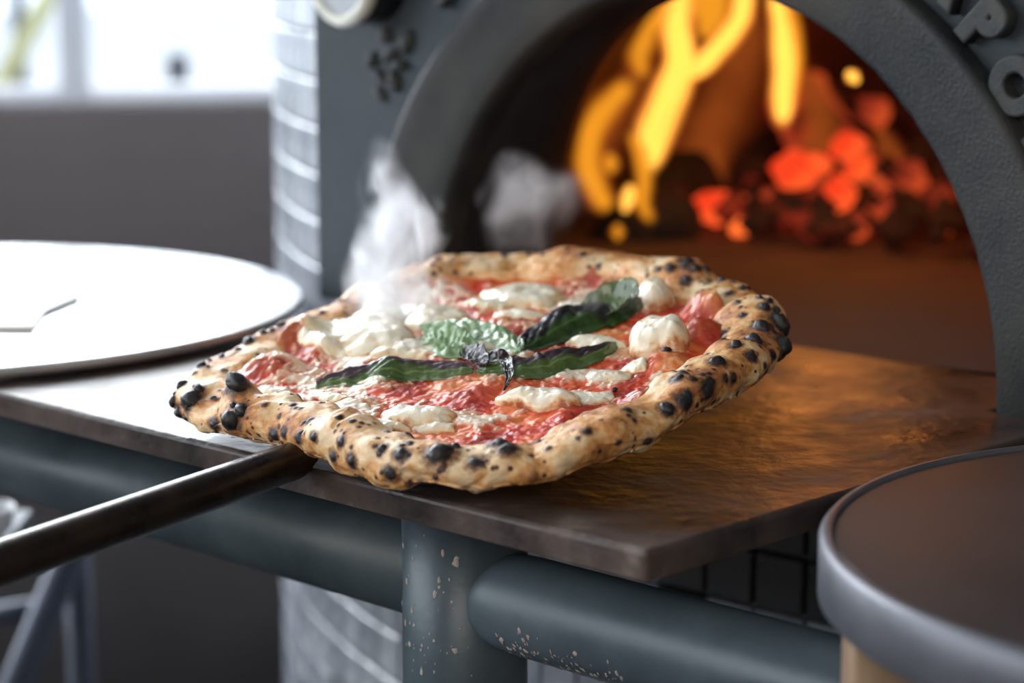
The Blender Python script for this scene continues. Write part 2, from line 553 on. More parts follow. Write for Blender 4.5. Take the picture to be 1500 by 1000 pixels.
# trim band, lofted
nt_ = 96
prof = [  # a, b, protrusion (towards the room)
    (AI + 0.000, BI + 0.000, -0.016), (AI, BI, -0.003), (AI + 0.002, BI + 0.002, 0.004), (AI + 0.006, BI + 0.005, 0.0065),
    (AI + 0.022, BI + 0.016, 0.0085), (AI + 0.044, BI + 0.033, 0.013), (AO - 0.006, BO_ - 0.004, 0.0155), (AO - 0.002, BO_ - 0.001, 0.0145), (AO, BO_, 0.011), (AO + 0.001, BO_ + 0.001, -0.012)]
vs = []
for i in range(nt_ + 1):
    th = math.pi * i / nt_
    for a, b, t in prof:
        q = uvz(CU + a * math.cos(th), -t, b * math.sin(th))
        vs.append(q)
vs = np.array(vs)
# roughen the soot-bitten lip near the crown
lip = np.array([j < 3 for i in range(nt_ + 1) for j in range(len(prof))])
vs[:, 2] += lip * 0.0012 * vn(vs, 220, 5)
vs[:, 2] = np.maximum(vs[:, 2], 0.0)
pmesh('arch_trim', vs, gridfaces(nt_ + 1, len(prof)), M['iron_trim'])
# flat face plate with the arch cut out
FU0, FU1, FT = -0.55, 0.128, 0.62
def rect_at(th):
    c, s = math.cos(th), math.sin(th)
    k = 1e9
    if c > 1e-9: k = min(k, (FU1 - CU) / c)
    if c < -1e-9: k = min(k, (FU0 - CU) / c)
    if s > 1e-9: k = min(k, FT / s)
    return c * k, s * k
ths = sorted(set([math.pi * i / nt_ for i in range(nt_ + 1)] + [math.atan2(FT, FU1 - CU), math.atan2(FT, FU0 - CU)]))
vs = []
for th in ths:
    ru, rz = rect_at(th)
    a, b = (AO - 0.004), (BO_ - 0.004)
    iu, iz = a * math.cos(th), b * math.sin(th)
    vs += [uvz(CU + iu, 0.06, iz), uvz(CU + iu, 0, iz), uvz(CU + iu * .5 + ru * .5, 0, iz * .5 + rz * .5), uvz(CU + ru * .995, 0, rz * .995), uvz(CU + ru, 0.003, rz), uvz(CU + ru, 0.16, rz)]
pmesh('face_plate', vs, gridfaces(len(ths), 6), M['iron_face'], smooth=False)
# mouth tunnel (reveal)
vs = []
TD = 0.135
for i in range(nt_ + 1):
    th = math.pi * i / nt_
    dd_ = 0.108 - 0.062 * math.sin(th) ** 2
    for a, b, d in [(AO - 0.006, BO_ - 0.006, 0.012), (AI + 0.001, BI + 0.001, 0.012), (AI, BI, 0.02), (AI - 0.001, BI - 0.001, dd_ * .7), (AI - 0.003, BI - 0.003, dd_), (AI + 0.03, BI + 0.03, dd_ + 0.012), (AI + 0.10, BI + 0.09, dd_ + 0.06)]:
        vs.append(uvz(CU + a * math.cos(th), d, max(0, b * math.sin(th))))
pmesh('mouth_tunnel', vs, gridfaces(nt_ + 1, 7), M['soot'])
# dome lining
DR, DV = 0.52, 0.135 + 0.46
vs, fs = [], []
na, nb = 72, 18
for i in range(na):
    ph = 2 * math.pi * i / na
    for j in range(nb + 1):
        e = math.pi / 2 * j / nb
        r = DR * math.cos(e)
        vs.append(uvz(CU + r * math.sin(ph), DV - r * math.cos(ph), 0.36 * math.sin(e) - 0.002))
for i in range(na):
    for j in range(nb):
        ks = (i * (nb + 1) + j, ((i + 1) % na) * (nb + 1) + j, ((i + 1) % na) * (nb + 1) + j + 1, i * (nb + 1) + j + 1)
        q = sum(vs[k] for k in ks) / 4 - O
        if abs(q @ U - CU) < 0.30 and q @ V < TD + 0.16 and q[2] < 0.30:
            continue
        fs.append(ks)
pmesh('dome_lining', vs, fs, M['dome'])
# hearth floor
vs = [uvz(CU, DV, -0.004)]
fs = []
for i in range(48):
    ph = 2 * math.pi * i / 48
    vs.append(uvz(CU + .55 * math.sin(ph), DV - .505 * math.cos(ph), -0.004))
for i in range(48): fs.append((0, 1 + i, 1 + (i + 1) % 48))
pmesh('hearth_floor', vs, fs, M['hearth'], smooth=False)
# drum body
DRR, DRV = 1.03, 1.03
def drum(ph, z, r=DRR):
    return uvz(CU + r * math.sin(ph), DRV - r * math.cos(ph), z)
vs, fs = [], []
nd = 160
zs = [FLOOR, -0.4, -0.02, 0.29, 0.7, 1.35]
for i in range(nd):
    for z in zs: vs.append(drum(2 * math.pi * i / nd, z, DRR - 0.004))
for i in range(nd):
    for j in range(len(zs) - 1):
        c = 2 * math.pi * (i + .5) / nd
        if j == 2 and (abs(math.sin(c)) * DRR < 0.31 and math.cos(c) > 0): continue
        fs.append((i * 6 + j, ((i + 1) % nd) * 6 + j, ((i + 1) % nd) * 6 + j + 1, i * 6 + j + 1))
top = len(vs)
vs.append(uvz(CU, DRV, 1.5))
for i in range(nd): fs.append((i * 6 + 5, ((i + 1) % nd) * 6 + 5, top))
pmesh('body_shell', vs, fs, M['grout'])
# mosaic tiles
TP = 0.036
tile_me = boxmesh('mosaic_tile', (0, 0, 0), (0.0168, 0, 0), (0, 0.004, 0), (0, 0, 0.0168), 0.0012, 1)
tile_me2 = tile_me.copy(); tile_me3 = tile_me.copy(); tile_me3.materials.append(M['tile_shaded'])
tile_me.materials.append(M['tile']); tile_me2.materials.append(M['tile2'])
rest_v, rest_f = [], []
cnt = 0
dph = TP / DRR
cand = []
for r_ in range(-26, 36):
    z = r_ * TP - 0.018
    for c_ in range(-52, 53):
        ph = c_ * dph
        if -0.02 < z + .0 < 0.30 and abs(math.sin(ph) * DRR) < 0.345: continue
        P = drum(ph, z)
        px, py, w = proj(P)
        nrm = U * math.sin(ph) - V * math.cos(ph)
        facing = nrm @ (CP - P) > -0.02
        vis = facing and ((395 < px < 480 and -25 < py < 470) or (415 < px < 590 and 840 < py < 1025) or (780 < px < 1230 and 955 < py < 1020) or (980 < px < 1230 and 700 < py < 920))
        if vis: cand.append((ph, z, px > 970 and py < 945))  # last flag: tile under the shelf, gets the shade-coloured copy
        elif z < 0.9 and -0.75 < z:
            cz = Matrix.Rotation(-AZ + ph, 3, 'Z')
            b0 = len(rest_v)
            for a in (-1, 1):
                for b in (-1, 1):
                    rest_v.append(P + np.array(cz @ Vector((a * .0168, -0.003, b * .0168))))
            rest_f.append((b0, b0 + 2, b0 + 3, b0 + 1))
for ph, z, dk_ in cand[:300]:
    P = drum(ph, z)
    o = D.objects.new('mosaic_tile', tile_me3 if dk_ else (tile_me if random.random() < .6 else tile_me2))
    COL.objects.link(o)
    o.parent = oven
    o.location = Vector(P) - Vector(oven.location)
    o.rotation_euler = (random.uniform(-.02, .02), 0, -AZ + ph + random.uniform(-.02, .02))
print('TILES', len(cand))
rt = pmesh('mosaic_cladding', rest_v, rest_f, M['tile'], smooth=False)
rt['kind'] = 'stuff'

# raised lettering round the arch: N A P O L I
def letter(ch, ang, size=0.040, rr=None, name='raised_letter', off=0.0016):
    cu = D.curves.new('raised_letter', 'FONT')
    cu.body = ch
    cu.size = size
    cu.align_x = 'CENTER'
    cu.align_y = 'CENTER'
    cu.extrude = 0.0045
    cu.bevel_depth = 0.0016
    cu.bevel_resolution = 2
    cu.offset = off
    ob = D.objects.new('tmp', cu)
    COL.objects.link(ob)
    dg = bpy.context.evaluated_depsgraph_get()
    me = D.meshes.new_from_object(ob.evaluated_get(dg))
    D.objects.remove(ob)
    me.name = 'raised_letter'
    a, b = (0.291, 0.290) if rr is None else rr
    P = uvz(CU + a * math.cos(ang), -0.0045, b * math.sin(ang))
    up = U * math.cos(ang) + Z * math.sin(ang)
    right = U * math.sin(ang) - Z * math.cos(ang)
    nm = -V
    R = Matrix(((right[0], up[0], nm[0]), (right[1], up[1], nm[1]), (right[2], up[2], nm[2])))
    o = D.objects.new(name, me)
    me.materials.clear(); me.materials.append(M['iron_letter'])
    COL.objects.link(o)
    o.parent = oven
    o.location = Vector(P) - Vector(oven.location)
    o.rotation_euler = R.to_euler()
    return o
for ch, deg, ra in zip('NAPOLI', (60.0, 52.4, 45.4, 37.9, 30.8, 25.2), (.292, .292, .288, .283, .283, .285)):
    letter(ch, math.radians(deg), 0.036, (ra, ra + .002), off=0.0017)
# worn relief ornament at the left of the arch: leafy scroll of raised lobes and two bars
def lobe(px, py, hw, hh, rot, dep=0.006):
    P = hp(px, py, O, V)
    bm = bmesh.new()
    bmesh.ops.create_uvsphere(bm, u_segments=20, v_segments=12, radius=1)
    k = np.linalg.norm(P - CP) / FPX
    R = Matrix.Rotation(rot, 3, 'Y')
    for v_ in bm.verts:
        c = Vector((v_.co.x * hw * k / .72, 0, v_.co.z * hh * k))
        c = R @ c
        wv = U * c.x + Z * c.z + V * (v_.co.y * dep)
        v_.co = Vector(wv)
    me = D.meshes.new('relief_ornament'); bm.to_mesh(me); bm.free()
    o = link('relief_ornament', me, M['iron_letter'], oven)
    o.location = Vector(P) - Vector(oven.location)
for a in [(548, 88, 6, 14, 0.5, .007), (575, 80, 13, 8, -0.4, .008), (600, 62, 8, 20, 0.35, .008), (562, 112, 12, 7, 0.5, .008), (582, 118, 7, 18, -0.3, .008), (560, 138, 6, 14, -0.7, .006), (568, 52, 8, 12, 0.2, .007), (592, 95, 9, 9, 0, .01)]:
    lobe(*a)
letter('I', math.radians(129.5), 0.036, (0.33, 0.285))
letter('N', math.radians(124.5), 0.036, (0.325, 0.295))

# gauge on the face plate
GP = uvz(-0.485, 0, 0.224)
gg = D.objects.new('round_gauge', None); COL.objects.link(gg); gg.parent = oven; gg.location = Vector(GP) - Vector(oven.location)
def gpart(name, prof, m):
    o = lathe(name, prof, m, (0, 0, 0), None, 48, axis=-V)
    o.parent = gg
    return o
gpart('gauge_case', [(0.0, 0), (0.030, 0), (0.030, 0.026), (0.029, 0.030), (0.0, 0.030)], M['gauge_case'])
gpart('gauge_ring', [(0.0235, 0.0305), (0.0235, 0.034), (0.026, 0.0355), (0.030, 0.034), (0.0315, 0.030), (0.0305, 0.026)], M['gauge_ring'])
gpart('gauge_dial', [(0.0, 0.0315), (0.0234, 0.0312)], M['gauge_face'])

# ================================================================== SHELF
shelf = empty('landing_shelf', uvz(-0.2, -0.17, 0), 'worn dark steel landing shelf reaching out from the oven mouth under the pizza', 'shelf')
TH = 0.0135
outline = [(-0.46, -0.345), (0.05, -0.345), (0.05, -0.001), (0.0035 - 0.003, -0.001), (-0.002, 0.085), (-0.42, 0.085), (-0.4225, -0.001), (-0.46, -0.001)]
bm = bmesh.new()
topv = [bm.verts.new(Vector(uvz(a, b, 0) - np.array(shelf.location))) for a, b in outline]
f = bm.faces.new(topv)
r_ = bmesh.ops.extrude_face_region(bm, geom=[f])
bmesh.ops.translate(bm, verts=[g_ for g_ in r_['geom'] if isinstance(g_, bmesh.types.BMVert)], vec=(0, 0, -TH))
bmesh.ops.recalc_face_normals(bm, faces=bm.faces)
ed = [e for e in bm.edges if all(abs(v_.co.z) < 1e-6 for v_ in e.verts) or (abs(e.verts[0].co.z - e.verts[1].co.z) > 0.01)]
bmesh.ops.bevel(bm, geom=ed, offset=0.0026, segments=3, affect='EDGES', profile=0.5)
me = D.meshes.new('steel_plate'); bm.to_mesh(me); bm.free()
link('steel_plate', me, M['shelf'], shelf, False)
# support bars under the plate
for uu in (-0.40, -0.205, -0.02):
    pass

# rail + post frame below
frame = empty('support_frame', uvz(-0.143, -0.26, FLOOR), 'grey-green painted tubular steel frame under the shelf with scuffed post', 'frame')
RZ = -0.070
tube('rail', [uvz(-1.0, -0.26, RZ + .002), uvz(-0.155, -0.26, RZ + .002)], 0.0265, M['rail'], frame, 40)
q = [uvz(-0.125 + s, -0.26, RZ - 0.004) for s in (0, 0.006, 0.016, 0.03, 0.06, 0.2, 0.5, 0.8)]
tube('rail', q, [0.019, 0.0225, 0.0245, 0.025, 0.025, 0.025, 0.025, 0.025], M['rail'], frame, 40)
tube('post', [uvz(-0.143, -0.26, z) for z in (FLOOR, -0.3, -0.12, -TH - 0.0005)], 0.032, M['rail'], frame, 48)
tube('post', [uvz(-1.0, -0.26, z) for z in (FLOOR, -0.3, -0.12, RZ + .002)], 0.028, M['rail'], frame, 48)
# chips and dried flour on post and rail: one scatter
vs, fs = [], []
def chip(P, nrm, s):
    t1 = np.cross(nrm, Z + 0.01); t1 /= np.linalg.norm(t1); t2 = np.cross(nrm, t1)
    b0 = len(vs); k = 6
    a0 = random.random() * 6
    el = random.uniform(.4, 1)
    for i in range(k):
        a = a0 + 2 * math.pi * i / k
        rr = s * random.uniform(.5, 1.1)
        vs.append(P + t1 * rr * math.cos(a) * el + t2 * rr * math.sin(a) + nrm * 0.00015)
    vs.append(P + nrm * s * .22)
    for i in range(k): fs.append((b0 + i, b0 + (i + 1) % k, b0 + k))
for i in range(150):
    an = random.uniform(-1.9, .9)
    nrm = -V * math.cos(an) + U * math.sin(an)
    z = -0.035 - 0.10 * random.random() ** 0.7
    chip(uvz(-0.143, -0.26, z) + nrm * 0.032, nrm, random.choice([.0005, .0008, .0012, .0022]))
for i in range(150):
    s = 0.002 + abs(random.gauss(0, 0.05))
    an = random.gauss(-0.75, 0.3)
    nrm = -V * math.cos(an) + Z * math.sin(an)
    chip(uvz(-0.10 + s, -0.26, RZ - .004) + nrm * 0.025, nrm, random.choice([.0007, .001, .0013, .002]))
ch = pmesh('flour_specks', vs, fs, M['speck'], frame, smooth=False)
ch['kind'] = 'stuff'
ch['label'] = 'pale dried specks and paint chips on the post and rail'

# ================================================================== PEEL
TH_P, PH_P = 0.1631, -0.00694
nP = Z - V * math.tan(TH_P) - U * math.tan(PH_P); nP /= np.linalg.norm(nP)
E1 = U - nP * (U @ nP); E1 /= np.linalg.norm(E1)
E2 = np.cross(nP, E1)
C0 = np.array([-0.00825, 1.15593, 0.02803])
RM = Matrix(((E1[0], E2[0], nP[0]), (E1[1], E2[1], nP[1]), (E1[2], E2[2], nP[2])))

# ---- bench frame of the pizza
def loc2(px, py, h=0.0):
    P = hp(px, py, C0 + nP * (h + (0.005 if h > .004 else 0)), nP) - C0
    return np.array([P @ E1, P @ E2])
FC = [-1.270e-03, -9.660e-03, 2.530e-03, -3.150e-03, -1.098e-02, -5.700e-04, 1.390e-03, 3.490e-03]
def Rout(ph):
    r = 0.166 - 0.0079
    for k in range(4):
        r = r + FC[2 * k] * np.cos((k + 2) * ph) + FC[2 * k + 1] * np.sin((k + 2) * ph)
    return r

peel = empty('pizza_peel', tuple(C0), 'thin metal pizza peel with long dark round handle, under the pizza', 'pizza peel')
peel.rotation_euler = RM.to_euler()
vs, fs = [], []
nn = 96
for i in range(nn):
    ph = 2 * math.pi * i / nn
    r = Rout(ph) - 0.030
    vs.append((r * math.cos(ph), r * math.sin(ph), -0.0022))
    vs.append((r * math.cos(ph), r * math.sin(ph), -0.0006))
vs += [(0, 0, -0.0022), (0, 0, -0.0006)]
for i in range(nn):
    j = (i + 1) % nn
    fs += [(2 * i, 2 * j, 2 * j + 1, 2 * i + 1), (2 * i, 2 * nn, 2 * j), (2 * i + 1, 2 * j + 1, 2 * nn + 1)]
link('blade', mesh('blade', vs, fs), M['handle'], peel, False)
S = hp(432, 674, uvz(0, -0.352, 0), V)
su = (S - O) @ U
Epx = hp(-60, 846, uvz(su, 0, 0), U)
RMi = np.array(RM.transposed())
def topeel(P): return RMi @ (np.asarray(P) - C0)
hd = (S - Epx) / np.linalg.norm(S - Epx)
hpts = [topeel(P) for P in (S + hd * 0.012, S + hd * .004, S, S * .7 + Epx * .3, Epx, Epx - hd * .25)]
vs, fs = sweep(hpts, [0.004, .0078, 0.0092, 0.0098, 0.0103, 0.0105], 32)
me = mesh('handle', vs, fs)
bm = bmesh.new(); bm.from_mesh(me); bmesh.ops.recalc_face_normals(bm, faces=bm.faces); bm.to_mesh(me); bm.free()
link('handle', me, M['handle'], peel)

# ================================================================== PIZZA
pizza = empty('pizza', tuple(C0), 'margherita pizza with charred puffy crust, melted mozzarella and basil, lifted on the peel', 'pizza')
pizza.rotation_euler = RM.to_euler()
def toworld(L): return C0 + L[..., 0:1] * E1 + L[..., 1:2] * E2 + L[..., 2:3] * nP

# crust -----------------------------------------------------------
NPH, NT = 2000, 170
PHI = np.linspace(0, 2 * math.pi, NPH, endpoint=False)
cph = np.stack([np.cos(PHI), np.sin(PHI), 0 * PHI], -1) * 0.15
wvar = 0.0175 * (1 + 0.16 * fbm(cph, 22, 3, 2))
hvar = 0.0101 * (1 + 0.26 * fbm(cph, 30, 9, 2))
# parametric profile: u in 0..1 : centre bottom -> rim -> inner slope -> centre top
prof = []
for t in np.linspace(0, 1, 8, endpoint=False): prof.append(('b', t))
for t in np.linspace(-math.pi * .5, math.pi * 1.18, 150): prof.append(('r', t))
for t in np.linspace(0, 1, 10): prof.append(('c', t))
NT = len(prof)
Lc = np.zeros((NPH, NT, 3))
ro = Rout(PHI)
for j, (k, t) in enumerate(prof):
    if k == 'b':
        r = (ro - wvar) * t; z = 0 * ro
    elif k == 'r':
        ct, st = math.cos(t), math.sin(t)
        ct = np.sign(ct) * abs(ct) ** 0.86; st = np.sign(st) * abs(st) ** 0.86
        r = ro - wvar + wvar * ct; z = hvar + hvar * st
        z = np.where(z < 0.0045, z * 0.8, z)
    else:
        ct, st = math.cos(math.pi * 1.18), math.sin(math.pi * 1.18)
        r0 = ro - wvar - wvar * abs(ct) ** .86; z0 = hvar - hvar * abs(st) ** .86
        r = r0 * (1 - t) + 0 * ro; z = z0 * (1 - t) ** 3 + 0.004 * (1 - (1 - t) ** 3)
        z = np.minimum(z, 0.0048)
    Lc[:, j, 0] = r * np.cos(PHI); Lc[:, j, 1] = r * np.sin(PHI); Lc[:, j, 2] = z
Lc = Lc.reshape(-1, 3)
fcr = np.array(gridfaces(NPH, NT, True, False))
def normals(L, F):
    n = np.zeros_like(L)
    a, b, c, d = (L[F[:, k]] for k in range(4))
    fn = np.cross(c - a, d - b)
    for k in range(4): np.add.at(n, F[:, k], fn)
    return n / (np.linalg.norm(n, axis=1)[:, None] + 1e-12)
nrm = normals(Lc, fcr)
rad = np.hypot(Lc[:, 0], Lc[:, 1])
# orient outwards: test at rim
k0 = 83
if (nrm[k0] @ np.array([0, 0, 1])) < 0:
    nrm = -nrm; fcr = fcr[:, ::-1]
isr = np.tile(np.array([1.0 if k == 'r' else 0.0 for k, _ in prof]), NPH)
tz = np.clip(Lc[:, 2] / 0.02, 0, 1)
# large puffs & creases
def sm_is(x): return x
puff = fbm(Lc, 55, 21, 2) * 0.0021 + fbm(Lc, 150, 31, 3) * 0.0006
crease = -0.0022 * np.clip(0.25 - np.abs(vn(Lc, 42, 77)), 0, 1) / 0.25 * (vn(Lc, 20, 78) > 0.1)
disp = (puff + crease * 0.6) * isr
Lc = Lc + nrm * disp[:, None]
Wc = toworld(Lc)
PXc = proj(Wc)
fac = ((CP - Wc) * (nrm[:, 0:1] * E1 + nrm[:, 1:2] * E2 + nrm[:, 2:3] * nP)).sum(1)
def pick(px, py):
    d = np.hypot(PXc[:, 0] - px, PXc[:, 1] - py) + np.where(fac < 0, 40, 0) + (1 - isr) * 100
    c = np.where(d < d.min() + 3)[0]
    return c[np.argmin(PXc[c, 2])]
PXM = 2820.0   # pixels per metre at the pizza
# dough bubbles raised from the rim
for px, py, r, h in [(355, 582, 0.0105, 0.0115), (455, 650, 0.02, 0.002), (740, 655, 0.02, 0.003), (1090, 500, 0.025, 0.004), (1010, 395, 0.018, 0.006), (1110, 440, 0.014, 0.004), (660, 395, 0.03, 0.005), (1020, 585, 0.02, 0.003), (640, 672, 0.022, 0.003)]:
    i = pick(px, py)
    c = Lc[i] + np.array([0, 0, -0.002])
    d = np.linalg.norm(Lc - c, axis=1) / r
    upv = nrm[i] * .4 + np.array([0, 0, .6])
    Lc = Lc + (np.exp(-d ** 3 * 1.2) * h * isr)[:, None] * upv
nrm = normals(Lc, fcr)
Wc = toworld(Lc); PXc = proj(Wc)
fac = ((CP - Wc) * (nrm[:, 0:1] * E1 + nrm[:, 1:2] * E2 + nrm[:, 2:3] * nP)).sum(1)
BL = [(344, 557, 17, 0.9), (259, 557, 9, 1), (294, 533, 9, 1), (279, 581, 17, .8), (244, 588, 9, 1), (250, 610, 9, 1), (290, 566, 9, .8), (286, 562, 5, .9),
      (335, 618, 15, .8), (352, 597, 11, .7), (311, 622, 9, .6), (270, 614, 6, .7), (340, 591, 6, .9), (313, 580, 5, .8), (398, 638, 9, .5), (413, 634, 7, .5),
      (434, 640, 9, .6), (361, 493, 10, .8), (383, 478, 7, 1), (408, 467, 7, 1), (417, 479, 6, .6), (324, 518, 6, .8), (348, 509, 6, .7), (307, 520, 4, .8), (305, 533, 4, .8),
      (645, 661, 17, .85), (585, 661, 10, .6), (588, 648, 5, .6), (511, 676, 10, .6), (568, 694, 10, .6), (496, 644, 8, .5), (457, 641, 7, .5), (557, 655, 7, .7), (486, 671, 8, .5),
      (697, 673, 11, .4), (668, 631, 7, .7), (732, 636, 13, .5), (745, 652, 13, .5), (789, 640, 8, .5), (979, 596, 11, .8), (1005, 584, 12, .6), (1008, 577, 8, .6), (1037, 566, 13, .25), (1050, 526, 11, .7),
      (1076, 502, 9, .7), (1105, 494, 13, .9), (1101, 518, 9, .6), (1116, 476, 14, .9), (1146, 472, 17, 1), (1150, 506, 19, 1), (1122, 446, 9, .8), (1113, 429, 5, .9),
      (1129, 438, 6, .9), (1087, 418, 5, .8), (1057, 394, 7, .8), (995, 550, 6, .9), (1066, 553, 6, .5), (1087, 457, 6, .6), (1007, 380, 9, .7), (1020, 388, 9, .5), (1040, 386, 7, .8),
      (1005, 406, 9, .4), (982, 388, 9, .5), (963, 391, 6, .5), (735, 366, 5, .9), (775, 368, 5, .9), (793, 367, 4, .9), (1078, 553, 7, .4), (1158, 480, 10, 1), (1140, 452, 7, .9), (1135, 520, 8, .5), (1078, 440, 6, .5), (250, 572, 5, .7),
      (470, 455, 5, .8), (395, 470, 5, .8), (1075, 402, 5, .8), (1100, 415, 5, .9)]
spots = []
for px, py, r, st in BL:
    i = pick(px, py)
    spots.append((Lc[i].copy(), r / PXM, 1.0, nrm[i].copy(), st))
# random small spots, larger share on the outer and upper rim
rim_idx = np.where(isr > 0)[0]
low = Lc[rim_idx, 2]
for _ in range(1100):
    i = rng.choice(rim_idx)
    if Lc[i, 2] < 0.004 and rng.random() < .8: continue
    if np.hypot(*Lc[i, :2]) < Rout(math.atan2(Lc[i, 1], Lc[i, 0])) - 0.03 and rng.random() < .7: continue
    spots.append((Lc[i].copy(), rng.choice([.0006, .0008, .0011, .0015, .0021, .003], p=[.22, .25, .22, .16, .11, .04]) * (1 + .2 * rng.random()), rng.uniform(.4, 1.0), None, .3))
char = np.zeros(len(Lc)); bump = np.zeros(len(Lc))
warp = fbm(Lc, 420, 61, 2)
warp2 = fbm(Lc, 170, 62, 2)
for p, r, s, nn_, st in spots:
    a_ = math.atan2(p[1], p[0]) / (2 * math.pi) * NPH
    hw_ = int(NPH * r * 2.8 / (2 * math.pi * max(.06, math.hypot(p[0], p[1])))) + 3
    ii = np.arange(int(a_) - hw_, int(a_) + hw_ + 1) % NPH
    ids = (ii[:, None] * NT + np.arange(NT)[None, :]).ravel()
    d = np.linalg.norm(Lc[ids] - p, axis=1)
    ok_ = d < r * 2.6
    near = ids[ok_]
    q = d[ok_] / r + 0.28 * warp[near] + 0.18 * warp2[near]
    big = nn_ is not None
    prof_ = (1 - sstep(0.55, 1.35, q)) * s
    halo = (1 - sstep(0.9, 2.4, q)) * 0.5 * s
    char[near] = np.maximum(char[near], np.maximum(prof_, halo))
    bump[near] = np.maximum(bump[near], (1 - sstep(0.0, 1.25, q)) * r * (0.28 if big else 0.35))
toast = np.clip(0.36 + 0.42 * fbm(Lc, 48, 44, 2) + 0.30 * fbm(Lc, 210, 47, 3), 0, 1)
# underside and inner creases stay pale
toast *= sstep(0.000, 0.006, Lc[:, 2]) * 0.9 + 0.1
# broad scorched area at the right end and back right
for px, py, r, a in [(1140, 480, 0.020, .55), (1010, 388, 0.016, .5), (1040, 575, 0.014, .4), (742, 645, 0.010, .35), (690, 380, 0.03, .25), (290, 575, 0.012, .2)]:
    i = pick(px, py)
    d = np.linalg.norm(Lc - Lc[i], axis=1) / r
    char = np.maximum(char, np.exp(-d * d * 1.4) * a * np.clip(0.6 + 0.9 * warp2 + .5 * warp, 0, 1.3))
Lc2 = Lc + nrm * (bump * isr)[:, None]
me = mesh('crust', Lc2, fcr, {'char': char * isr, 'toast': toast, 'rimz': Lc[:, 2] * 50})
def crust_mat():
    m, n, l, b = mat('baked_dough')
    a = n.new('ShaderNodeAttribute'); a.attribute_name = 'char'
    t = n.new('ShaderNodeAttribute'); t.attribute_name = 'toast'
    tcn = n.new('ShaderNodeTexCoord')
    nz = N(n, 'ShaderNodeTexNoise', Scale=420, Detail=6, Roughness=.65)
    l.new(tcn.outputs['Object'], nz.inputs['Vector'])
    nb = N(n, 'ShaderNodeTexNoise', Scale=900, Detail=3, Roughness=.6)
    l.new(tcn.outputs['Object'], nb.inputs['Vector'])
    # toast + fine noise
    ma = n.new('ShaderNodeMath'); ma.operation = 'MULTIPLY_ADD'; ma.inputs[1].default_value = .5; ma.inputs[2].default_value = -.25
    l.new(nz.outputs[0], ma.inputs[0])
    ad = n.new('ShaderNodeMath'); ad.operation = 'ADD'; l.new(ma.outputs[0], ad.inputs[0]); l.new(t.outputs['Fac'], ad.inputs[1])
    r1 = ramp(n, [(0.0, (0.84, 0.64, 0.40)), (0.25, (0.78, 0.48, 0.22)), (0.45, (0.66, 0.31, 0.10)), (0.68, (0.46, 0.18, 0.055)), (0.98, (0.26, 0.085, 0.025))])
    l.new(ad.outputs[0], r1.inputs[0])
    mb = n.new('ShaderNodeMath'); mb.operation = 'MULTIPLY_ADD'; mb.inputs[1].default_value = .35; mb.inputs[2].default_value = -.175
    l.new(nz.outputs[0], mb.inputs[0])
    ac = n.new('ShaderNodeMath'); ac.operation = 'ADD'; l.new(mb.outputs[0], ac.inputs[0]); l.new(a.outputs['Fac'], ac.inputs[1])
    rc = ramp(n, [(0.16, (0, 0, 0)), (0.52, (1, 1, 1))])
    l.new(ac.outputs[0], rc.inputs[0])
    r2 = ramp(n, [(0.0, (0.34, 0.12, 0.035)), (0.38, (0.17, 0.06, 0.022)), (0.68, (0.045, 0.026, 0.02)), (0.95, (0.016, 0.014, 0.015))])
    l.new(ac.outputs[0], r2.inputs[0])
    mx = n.new('ShaderNodeMix'); mx.data_type = 'RGBA'
    l.new(rc.outputs[0], mx.inputs[0]); l.new(r1.outputs[0], mx.inputs[6]); l.new(r2.outputs[0], mx.inputs[7])
    l.new(mx.outputs[2], b.inputs['Base Color'])
    b.inputs['Roughness'].default_value = .52
    b.inputs['Subsurface Weight'].default_value = .12
    b.inputs['Subsurface Radius'].default_value = (0.006, 0.003, 0.0015)
    b.inputs['Subsurface Scale'].default_value = 1.0
    bp = n.new('ShaderNodeBump'); bp.inputs['Strength'].default_value = .35; bp.inputs['Distance'].default_value = .0007
    l.new(nb.outputs[0], bp.inputs['Height']); l.new(bp.outputs[0], b.inputs['Normal'])
    return m
M['crust'] = crust_mat()
link('crust', me, M['crust'], pizza)
# char blisters as parts
base_ico = bmesh.new(); bmesh.ops.create_icosphere(base_ico, subdivisions=4, radius=1)
ico_v = np.array([v_.co[:] for v_ in base_ico.verts]); ico_f = [[v_.index for v_ in f_.verts] for f_ in base_ico.faces]
base_ico.free()
def blister(P, nn_, r, st, seed):
    h = r * (0.45 + 0.5 * st)
    t1 = np.cross(nn_, [0.3, 0.9, 0.1]); t1 /= np.linalg.norm(t1); t2 = np.cross(nn_, t1)
    el = 1 + 0.18 * math.sin(seed * 2.1)
    X = ico_v * (1 + 0.14 * fbm(ico_v, 1.3, seed, 2)[:, None] + 0.03 * fbm(ico_v, 5, seed + 5, 2)[:, None])
    Lb = (X[:, 0:1] * t1 * r * .92 * el + X[:, 1:2] * t2 * r * .92 / el + X[:, 2:3] * nn_ * h)
    o = link('char_blister', mesh('char_blister', Lb, ico_f), M['char'], pizza)
    o.location = Vector(P + nn_ * (r * .05 - h * (0.25 if st > .6 else 0.62)))
k = 0
for (px, py, rr, st), (P, r, s, nn_, _) in zip(BL, spots):
    k += 1
    if st >= .5: blister(P, nn_, r, st, k)

